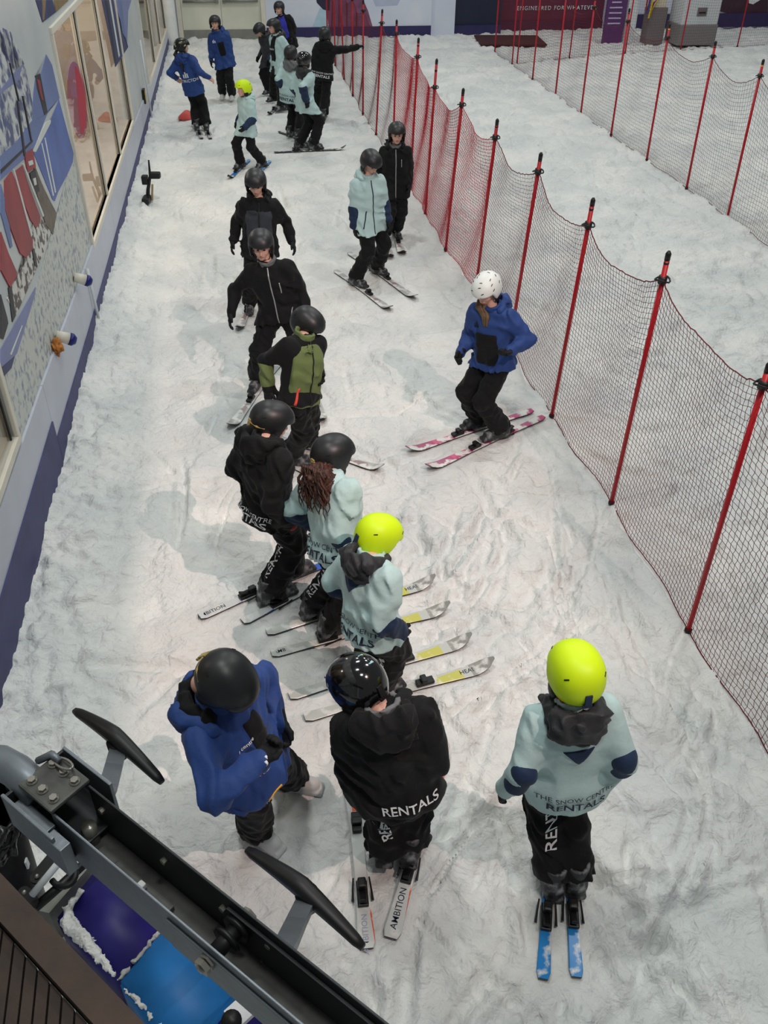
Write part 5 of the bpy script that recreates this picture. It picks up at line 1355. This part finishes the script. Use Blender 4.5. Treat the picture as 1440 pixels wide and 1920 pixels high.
# timber deck of the viewing platform
WOOD = mat('dark_weathered_timber', srgb(74, 56, 46), 0.7, col2=srgb(52, 40, 34), vscale=7, bump=0.35, bscale=22)
WOOD2 = mat('dark_timber_slat', srgb(62, 48, 40), 0.75, col2=srgb(42, 33, 29), vscale=8, bump=0.4, bscale=25)
dk = empty('timber_deck', tuple(at(100, 1800, 0.0))); tag(dk, 'dark brown timber deck panel with slats at the lower left corner', 'deck')
ZD = 2.6; a, b = at(-40, 1594, ZD), at(300, 1950, ZD); d = nrm(b-a); inn = np.array([-d[1], d[0], 0]); inn = inn if inn[0] < 0 else -inn
def quadp(name, p, th, m): return into(prism(name, p, (0, 0, -th), m), dk)
W_ = 0.072
quadp('frame_board', [a, b, b+inn*W_, a+inn*W_], 0.06, WOOD)
sdir = nrm(at(94, 1920, ZD)-at(103, 1815, ZD)); sper = np.array([-sdir[1], sdir[0], 0]); sper = sper if sper[0] > 0 else -sper
L0 = a+inn*(W_+0.004)
for k in range(34):
    off = -0.45+0.031*k
    def hit(o_):
        base = L0+d*0.15+sper*o_       # a point, run along sdir until the frame line
        # solve base + sdir*t on line L0 + d*q
        M2 = np.array([[sdir[0], -d[0]], [sdir[1], -d[1]]]); t, q_ = np.linalg.solve(M2, (L0-base)[:2]); return base+sdir*t
    p0_, p1_ = hit(off), hit(off+0.026)
    dz = 0.012 if k < 15 else 0.03
    q_ = [p0_-up3*dz, p1_-up3*dz, p1_+sdir*0.75-up3*dz, p0_+sdir*0.75-up3*dz]
    quadp('slat', q_, 0.03, WOOD2)
quadp('backing_board', [L0-up3*0.07, L0+d*1.2-up3*0.07, L0+d*1.2+inn*0.7-up3*0.07, L0+inn*0.7-up3*0.07], 0.03, mat('dark_gap', srgb(24, 20, 18), 0.9))
quadp('frame_board', [at(106, 1812, ZD+0.002), at(112, 1808, ZD+0.002), at(215, 1925, ZD+0.002), at(207, 1930, ZD+0.002)], 0.02, WOOD) if False else None
# floodlight housing, and an unseen flap added to cut the light's left edge
fx = empty('flood_light', LAMP); tag(fx, 'unseen floodlight housing with an added flap that cuts its light, high above the snow', 'lamp')
into(box('housing', (LAMP[0]+0.10, LAMP[1]-0.14, LAMP[2]+0.30), (0.5, 0.3, 0.3), DARKP), fx)
# flap edge lies on the plane through the lamp and the floor line X = -1.05
k_ = 0.22; xe = LAMP[0]+(-1.05-LAMP[0])*k_; ze = LAMP[2]*(1-k_)
into(box('added_light_flap', (xe-0.006, LAMP[1]+1.8, ze+0.45), (0.012, 4.4, 0.90), DARKP), fx)
# ------------------------------------------------------------------ skis
for lab, ta, ti, kd, wm, L_, tx, ft in SKI_TABLE:
    text = None
    hw = math.pi/2
    if tx == 'amb': text = [('AMBITION', -0.455, 0.052, NAVYP, hw), ('R2', -0.61, 0.04, REDT, hw)]
    if tx == 'amb_faint': text = [('AMBITION', -0.45, 0.045, mat('faded_print', srgb(150, 154, 176), 0.6), hw)]
    if tx == 'amb_s': text = [('AMBITION', -0.55, 0.05, NAVYP, hw)]
    if tx == 'tip_head': text = [('HEAD', 0.55, 0.05, NAVYP, hw)]
    if tx == 'am_tail': text = [('AMB', -0.60, 0.045, NAVYP, hw)]
    ski(lab, ta, ti, kd, wm, L_, text, None, ft)

# ------------------------------------------------------------------ people
AQ = dict(jacket=AQUA, sleeve=(NAVY, 'fore'))
def rentals(I, m, z=-0.10, k=1.0):
    back_text(I, 'THE SNOW CENTRE', 0.050*k, z+0.045*k, m, bold=0.002, stretch=1.12); back_text(I, 'RENTALS', 0.082*k, z-0.025*k, m, stretch=1.15, bold=0.018)
def logo_bars(I, x, z, k, front=True, m=WHITEP):
    for i, hh in enumerate((0.045, 0.075, 0.055)):
        c = I['p0']+I['u']*(z+hh*k/2)*I['s']+I['r']*(x+(i-1)*0.03*k)*I['s']
        if front: patch('logo', I['jb'], c, -I['r'], I['u'], 0.018*k, hh*k, m, I['jo'], 0.006, nseg=2)
        else: patch('logo', I['jb'], c, I['r'], I['u'], 0.018*k, hh*k, m, I['jo'], 0.006, nseg=2)

I = skier('instructor with ponytail in blue jacket, back turned, gesturing by the left wall', 1.73, (370, 246), (388, 246), (362, 172), (345, 110), (342, 86), 30, 75, 5, BLUE, hR=(398, 150, 0.0), hL=(334, 150, -0.15),
          helmet='pattern', res=0.02, hood=BLUE, seed=1, footyaw=0, glove=SKIN)
logo_bars(I, 0.0, 0.16, 1.5, False); back_text(I, 'INSTRUCTOR', 0.075, 0.10, WHITEP)
pc = I['HC']-I['hf']*0.10; tube('ponytail', [pc-I['hu']*0.05, pc-I['hf']*0.06-I['hu']*0.14, I['n0']-I['f']*0.15-I['u']*0.10, I['n0']-I['f']*0.17-I['u']*0.26], [0.03, 0.035, 0.03, 0.012], HAIRD, I['body'], n=10)
I = skier('instructor in blue jacket facing the viewer before the cream double door', 1.76, (436, 190), (418, 188), (422, 120), (408, 60), (403, 43), 190, 190, 0, BLUE, hR=(396, 121, 0.08), hL=(434, 121, 0.08),
          face=True, res=0.02, hood=BLUE, seed=2, boots=BOOTW)
front_patch(I, -0.02, 0.20, 0.14, 0.28, BLACK, 'round'); logo_bars(I, 0.12, 0.34, 0.9)
I = skier('small kid in aqua jacket and neon yellow helmet walking near far huddle', 1.5, (490, 318), (449, 320), (464, 250), (461, 184), (455, 160), 235, 250, 5, helmet='yellow', res=0.017, hood=AQUA, seed=3, footyaw=225, pyaw=230, hL=(455, 243, 0.12), **AQ)
rentals(I, NAVYP, -0.12)
I = skier('skier in black and violet jacket standing behind the far huddle', 1.76, (552, 150), (535, 148), (541, 86), (528, 30), (523, 14), 205, 205, 5, BLACK, face=True, res=0.022, seed=4, chest=(PURPLE, lambda x, y, z: np.maximum(np.abs(x+0.02)-0.10, -y)), hem=-0.22)
I = skier('skier with dark jacket and bowed head at the left of the far huddle', 1.56, (514, 178), (502, 180), (506, 130), (498, 95), (488, 79), 235, 240, 45, CHAR, res=0.022, seed=5, hood=CHAR)
I = skier('skier in open aqua jacket over dark top facing left in the far huddle', 1.80, (528, 212), (512, 194), (525, 142), (520, 76), (513, 55), 240, 250, 8, AQUA, sleeve=(NAVY, 'fore'), face=True, res=0.02, seed=6, hood=CHAR, hL=(533, 128, 0.1), chest=(BLACK, lambda x, y, z: np.maximum(np.abs(x)-0.085, -y)))
text_on('lettering', I['jb'], 'SNOW', 0.05, I['p0']+I['u']*0.28, -I['r'], I['u'], WHITEP, I['jo'])
I = skier('skier in aqua jacket with grey hood seen from behind in the far huddle', 1.70, (548, 258), (563, 264), (545, 192), (547, 118), (545, 98), 25, 20, 5, helmet='black', res=0.02, seed=7, hood=GREYF, gold=False, footyaw=40, hL=(534, 172, 0.0), **AQ)
rentals(I, NAVYP, -0.10)
I = skier('nearest skier of the far huddle in aqua jacket with navy sleeve, facing right', 1.74, (566, 282), (592, 284), (572, 196), (573, 128), (570, 106), 60, 40, 5, helmet='gloss', res=0.018, seed=8, hood=CHAR, footyaw=85, hR=(576, 196, 0.15), **AQ)
I = skier('skier in black jacket lettered RENTALS holding the net post with one arm', 1.78, (592, 217), (608, 227), (606, 152), (611, 84), (609, 66), 15, 20, 0, BLACK, hR=(678, 86, -0.05), hL=(588, 146, 0.0), res=0.02, seed=9, hood=BLACK, fist=True, hem=-0.14)
rentals(I, WHITEP, -0.04, 0.9)

I = skier('skier in slate grey and black jacket walking behind the pale-faced skier', 1.76, (512, 586), (470, 588), (488, 462), (486, 374), (479, 338), 185, 185, 20, BLACK, hR=('rel', 0.20, 0.02, 0.52), hL=('rel', 0.22, 0.02, 0.52), face=True, res=0.014, seed=10, hood=BLACK,
          chest=(SLATE, lambda x, y, z: np.maximum(np.maximum(np.abs(x)-0.155, -y-0.02), z-0.42)), zipm=DARKP, hem=-0.15)
I = skier('pale-faced skier in black jacket with one arm held out', 1.76, (585, 724), (482, 732), (527, 622), (503, 510), (490, 464), 190, 185, 10, BLACK, hR=(431, 603, 0.15), hL=(578, 598, 0.12), face=True, res=0.013, seed=11, collar=GREYF, zipm=SILVER, footyaw=(170, 205), hem=-0.07, elbR=(-0.6, 0.9, 0.0))
patch('pocket_zip', I['jb'], I['p0']+I['u']*0.30*I['s']-I['r']*0.09, -I['r'], I['u'], 0.010, 0.11, SILVER, I['jo'], 0.006, nseg=2); patch('pocket_zip', I['jb'], I['p0']-I['u']*0.02-I['r']*0.13, -I['r'], I['u'], 0.010, 0.15, SILVER, I['jo'], 0.006, 'slant', nseg=2)
I = skier('skier in olive green and black jacket looking down', 1.76, (584, 842), (556, 876), (561, 742), (571, 628), (589, 580), 145, 130, 28, BLACK, hL=(600, 714, 0.15), hR=('rel', 0.17, -0.12, 0.50), face=True, res=0.012, seed=12, collar=GREEN, footyaw=105, pyaw=125, hem=-0.04,
          chest=(GREEN, lambda x, y, z: np.maximum(np.maximum(np.abs(x)-0.175, -y-0.03), z-0.44-0.5*y)), zipm=DARKP, sleeve=None, bulk=1.03)
patch('pocket_zip', I['jb'], I['p0']+I['u']*0.04+I['r']*0.135, -I['r'], I['u'], 0.016, 0.14, REDT, I['jo'], 0.005, 'slant', nseg=2)
for sd in 'LR':
    S, E_, W2, T = [I['Lc'](q) for q in I['J'][sd]]
    v, fc = field(lambda P: cap(P, E_+(W2-E_)*0.15, E_+(W2-E_)*0.75, 0.073, 0.066)+folds(P, 12, 0.015, 0.12), np.minimum(E_, W2)-0.12, np.maximum(E_, W2)+0.12, 0.012)
    link('forearm_panel', np_mesh('forearm_panel', v, fc), I['jo'], GREEN)
I = skier('skier in white helmet and blue jacket with black chest pocket, on pink skis', 1.74, (928, 828), (890, 806), (925, 695), (921, 592), (911, 550), 222, 225, 28, BLUE, hR=(857, 674, 0.2), hL=(944, 664, 0.3), helmet='white', face=True, res=0.012, seed=13, hz=0.90, footyaw=255, pyaw=235, collar=BLUE, hem=-0.06, elbL=(0.9, 0.1, -0.3), hood=BLUE, fist=True)
front_patch(I, 0.01, 0.16, 0.24, 0.30, BLACK, 'round', 'chest_pocket'); logo_bars(I, 0.12, 0.36, 0.6, True, NAVYP)
for k, (x0, zz) in enumerate(((0.03, 0), (-0.01, 0.01), (0.055, 0.005))):
    hh = I['HC']+I['hf']*0.06+I['hr']*x0; tube('hair', [hh-I['hu']*0.08, hh-I['hu']*0.15+I['f']*0.05, I['n0']+I['f']*0.11+I['r']*x0*0.6-I['u']*0.06, I['n0']+I['f']*0.13+I['r']*x0*0.5-I['u']*0.15], [0.018, 0.026, 0.022, 0.008], mat('light_brown_hair', srgb(104, 82, 58), 0.55, var=0.3, vscale=25), I['body'], n=8)
tube('chin_guard', [I['HC']-I['hr']*0.1-I['hu']*0.06, I['HC']+I['hf']*0.05-I['hu']*0.14-I['hr']*0.05, I['HC']+I['hf']*0.06-I['hu']*0.15+I['hr']*0.03], 0.007, HELMW, I['he'], n=6).matrix_parent_inverse = I['HM'].inverted()
I = skier('skier in pale aqua jacket with navy sleeves looking down at the skis', 1.72, (711, 518), (672, 541), (692, 432), (690, 352), (696, 318), 165, 155, 30, face=True, res=0.014, seed=14, footyaw=140, pyaw=155, hR=(666, 446, 0.1), hL=(729, 424, 0.1), zipm=NAVYP, hem=-0.18, jacket=AQUA, sleeve=(NAVY, 'fore'), collar=AQUA, hood=AQUA)
patch('pocket_zip', I['jb'], I['p0']+I['u']*0.02+I['r']*0.12, -I['r'], I['u'], 0.012, 0.2, NAVYP, I['jo'], 0.006, 'slant', nseg=2)
I = skier('skier in black hooded jacket with silver zip beside the red net', 1.68, (744, 449), (723, 457), (740, 364), (741, 286), (744, 255), 185, 185, 8, BLACK, hL=(766, 354, 0.08), face=True, res=0.014, seed=15, hood=BLACK, zipm=SILVER, collar=GREYF, footyaw=172)
patch('pocket_zip', I['jb'], I['p0']+I['u']*0.30-I['r']*0.08, -I['r'], I['u'], 0.010, 0.10, SILVER, I['jo'], 0.006, nseg=2)

I = skier('tall skier in black hooded jacket lettered RENTALS, seen from behind at the row', 1.84, (555, 1085), (520, 1128), (502, 942), (498, 820), (524, 768), 62, 75, 18, BLACK, hR=('rel', 0.05, 0.04, 0.55), hL=('rel', 0.06, 0.08, 0.53), gold=True, res=0.011, seed=16, hood=BLACK, footyaw=68, pyaw=65, bulk=1.10, hem=-0.11)
back_text(I, 'THE SNOW CENTRE', 0.045, 0.0, WHITEP, bold=0.002); back_text(I, 'RENTALS', 0.08, -0.055, WHITEP, stretch=1.1, bold=0.018)
leg_text(I, 'R', 'RENTAL', 0.085, WHITEP, 0.62, dirv=-I['f']*1.0-I['r']*0.1)
Gm = I['Lc'](I['J']['R'][2]); tube('glove_trim', [Gm+(I['Lc'](I['J']['R'][3])-Gm)*0.2, Gm+(I['Lc'](I['J']['R'][3])-Gm)*0.8], [0.044, 0.040], GLOVER, I['root'], n=12)
I = skier('girl with long curly brown hair in aqua jacket lettered RENTALS', 1.80, (600, 1155), (632, 1192), (630, 1030), (622, 885), (630, 830), 62, 62, 8, res=0.011, seed=17, gold=True, footyaw=70, pyaw=66, hR=('rel', 0.06, 0.04, 0.54), hL=('rel', 0.10, 0.05, 0.50), hem=-0.05, collar=False, **AQ)
rentals(I, NAVYP, 0.03, 1.0); leg_text(I, 'L', 'RENTALS', 0.08, WHITEP, 0.62, dirv=-I['f']*1.0-I['r']*0.1)
rg = np.random.default_rng(5); hb = I['HC']-I['hf']*0.055-I['hu']*0.05
def f_hair(P):
    d = cap(P, hb, I['n0']-I['f']*0.105-I['u']*0.02, 0.075, 0.085); d = smin(d, cap(P, I['n0']-I['f']*0.105-I['u']*0.02+I['r']*0.05, I['n0']-I['f']*0.125-I['u']*0.14+I['r']*0.09, 0.065, 0.03), 0.04)
    d = smin(d, cap(P, I['n0']-I['f']*0.11-I['r']*0.03, I['n0']-I['f']*0.14-I['u']*0.13-I['r']*0.04, 0.055, 0.02), 0.03)
    return d+folds(P, 31, 0.020, 0.045)
v, fc = field(f_hair, np.minimum(hb, I['n0'])-0.32, np.maximum(hb, I['n0'])+0.22, 0.008); hair_o = link('hair', np_mesh('hair', v, fc), I['root'], HAIR)
for k in range(46):
    x0 = rg.uniform(-0.10, 0.13); ln = rg.uniform(0.12, 0.24); ph = rg.uniform(0, 6)
    pts = []
    for t in np.linspace(0, 1, 9):
        pts.append(I['n0']+I['r']*(x0*(1+0.5*t)+0.020*math.sin(9*t+ph))-I['f']*(0.15+0.03*t+0.018*math.cos(9*t+ph))+I['u']*(0.06-ln*t-0.06*t))
    tube('curl', pts, [0.008, 0.008, 0.008, 0.008, 0.007, 0.006, 0.005, 0.004, 0.002], HAIR, hair_o, n=6)
I = skier('kid in aqua jacket and neon yellow helmet with grey scarf hood, third in the row', 1.66, (694, 1262), (722, 1304), (694, 1172), (696, 1040), (722, 985), 62, 70, 22, helmet='yellow', res=0.010, seed=18, hood=CHAR, hoodout=None, footyaw=70, pyaw=66, hR=('rel', 0.06, 0.10, 0.52), hem=-0.07, bulk=1.14, jacket=AQUA, sleeve=(NAVY, 'fore'))
rentals(I, NAVYP, 0.02, 1.0); patch('yoke', I['jb'], I['p0']+I['u']*0.34-I['r']*0.02, I['r'], I['u'], 0.20, 0.11, NAVY, I['jo'], 0.006, 'tri')
leg_text(I, 'R', 'RENTALS', 0.09, WHITEP, 0.5, dirv=-I['f'])

I = skier('instructor in blue jacket looking down with clasped gloves, no skis', 1.80, (557, 1476), (490, 1574), (470, 1440), (405, 1310), (425, 1282), 128, 132, 48, BLUE, hR=(512, 1402, 0.12), hL=(534, 1384, 0.05), gold=True, res=0.010, seed=19, hood=BLACK, hoodout=BLUE, boots=BOOTW, footyaw=(110, 135), pyaw=125, bulk=1.08, hem=-0.08, footz=0.0, fist=True, elbR=(-0.5, -0.9, -0.4), elbL=(0.5, 0.3, -1.0))
front_patch(I, -0.03, 0.30, 0.11, 0.24, BLACK, 'round', 'chest_pocket'); logo_bars(I, 0.13, 0.37, 0.6)
text_on('lettering', I['jb'], 'the snow centre', 0.032, I['p0']+I['u']*0.33*I['s']+I['r']*0.12, -I['r'], I['u'], WHITEP, I['jo'])
S, E_, W2, T = [I['Lc'](q) for q in I['J']['R']]; ax_ = nrm(E_-S); out = nrm(np.cross(ax_, np.cross(np.array([-0.5, -0.6, 0.6]), ax_))); rr = np.cross(out, ax_)
text_on('lettering', I['jb'], 'INSTRUCTOR', 0.03, S+(E_-S)*0.7+ax_*0.05, -rr, -ax_, WHITEP, I['jo'])
front_patch(I, 0.05, -0.06, 0.10, 0.012, mat('amber_trim', srgb(214, 160, 60), 0.6), 'rect', 'hem_tag')
I = skier('skier in black jacket and glossy helmet bending over an empty binding', 1.86, (722, 1600), (768, 1592), (748, 1476), (716, 1326), (642, 1262), 2, -40, 30, BLACK, helmet='gloss', hL=(690, 1548, 0.45, 'z'), hR=('rel', 0.06, 0.22, 0.40), res=0.010, seed=20, hood=BLACK, footyaw=(12, 14), bulk=1.05, hem=-0.06, hroll=0, elbR=(0.25, -0.5, -1), elbL=(-1, -0.3, 0.2), footz=(0.02, 0.045), footpitch=(22, 0), collar=GREYF, hz=0.90)
back_text(I, 'RENTALS', 0.06, 0.03, WHITEP, stretch=1.15, x=0.04)
leg_text(I, 'L', 'RENTALS', 0.075, WHITEP, 0.58, dirv=-I['f']*0.9+I['r']*0.45); leg_text(I, 'L', 'snow', 0.06, WHITEP, 0.58, dirv=-I['f']*0.9+I['r']*0.1)
bmk = bmesh.new(); add_box(bmk, (0.04, -0.10, 0.128), (0.030, 0.075, 0.006), Matrix.Rotation(0.52, 3, 'X') @ Matrix.Rotation(0.25, 3, 'Y'), 0.001)
link('helmet_sticker', bm_mesh('helmet_sticker', bmk), I['he'], mat('pale_blue_sticker', srgb(150, 190, 196), 0.5))
I = skier('kid in aqua jacket and neon yellow helmet standing alone at the front right', 1.82, (1025, 1652), (1065, 1648), (1064, 1452), (1074, 1316), (1077, 1262), 2, -2, 5, helmet='yellow', hL=('rel', 0.13, 0.0, 0.56), hR=('rel', 0.11, 0.02, 0.55), res=0.010, seed=21, hood=CHAR, hoodout=None, footyaw=2, bulk=1.0, famp=0.007, hem=-0.13, elbL=(-0.35, -1, -0.2), elbR=(0.35, -1, -0.2), jacket=AQUA, sleeve=None)
rentals(I, NAVYP, -0.02, 0.78); patch('yoke', I['jb'], I['p0']+I['u']*0.31*I['s'], I['r'], I['u'], 0.15, 0.09, NAVY, I['jo'], 0.006, 'tri')
leg_text(I, 'L', 'RENTALS', 0.085, WHITEP, 0.50, dirv=-I['f']-I['r']*0.35)
tube('red_collar', [I['n0']+I['u']*0.03*I['s']+I['r']*0.070*math.cos(a)+I['f']*0.074*math.sin(a) for a in np.linspace(0, 2*math.pi, 17)], 0.016, mat('red_collar', srgb(160, 40, 44), 0.7), I['jo'], n=8)
for sd in 'LR':
    S, E_, W2, T = [I['Lc'](q) for q in I['J'][sd]]
    v, fc = field(lambda P: cap(P, S+(E_-S)*0.9-I['f']*0.02, E_+(W2-E_)*0.3-I['f']*0.02, 0.070, 0.066)+np.maximum(0, -dot(P-E_, nrm(S-W2)*0))+folds(P, 21, 0.007, 0.12), np.minimum(S, E_)-0.14, np.maximum(S, E_)+0.14, 0.012)
    link('elbow_patch', np_mesh('elbow_patch', v, fc), I['jo'], NAVY)
bpy.context.view_layer.update()
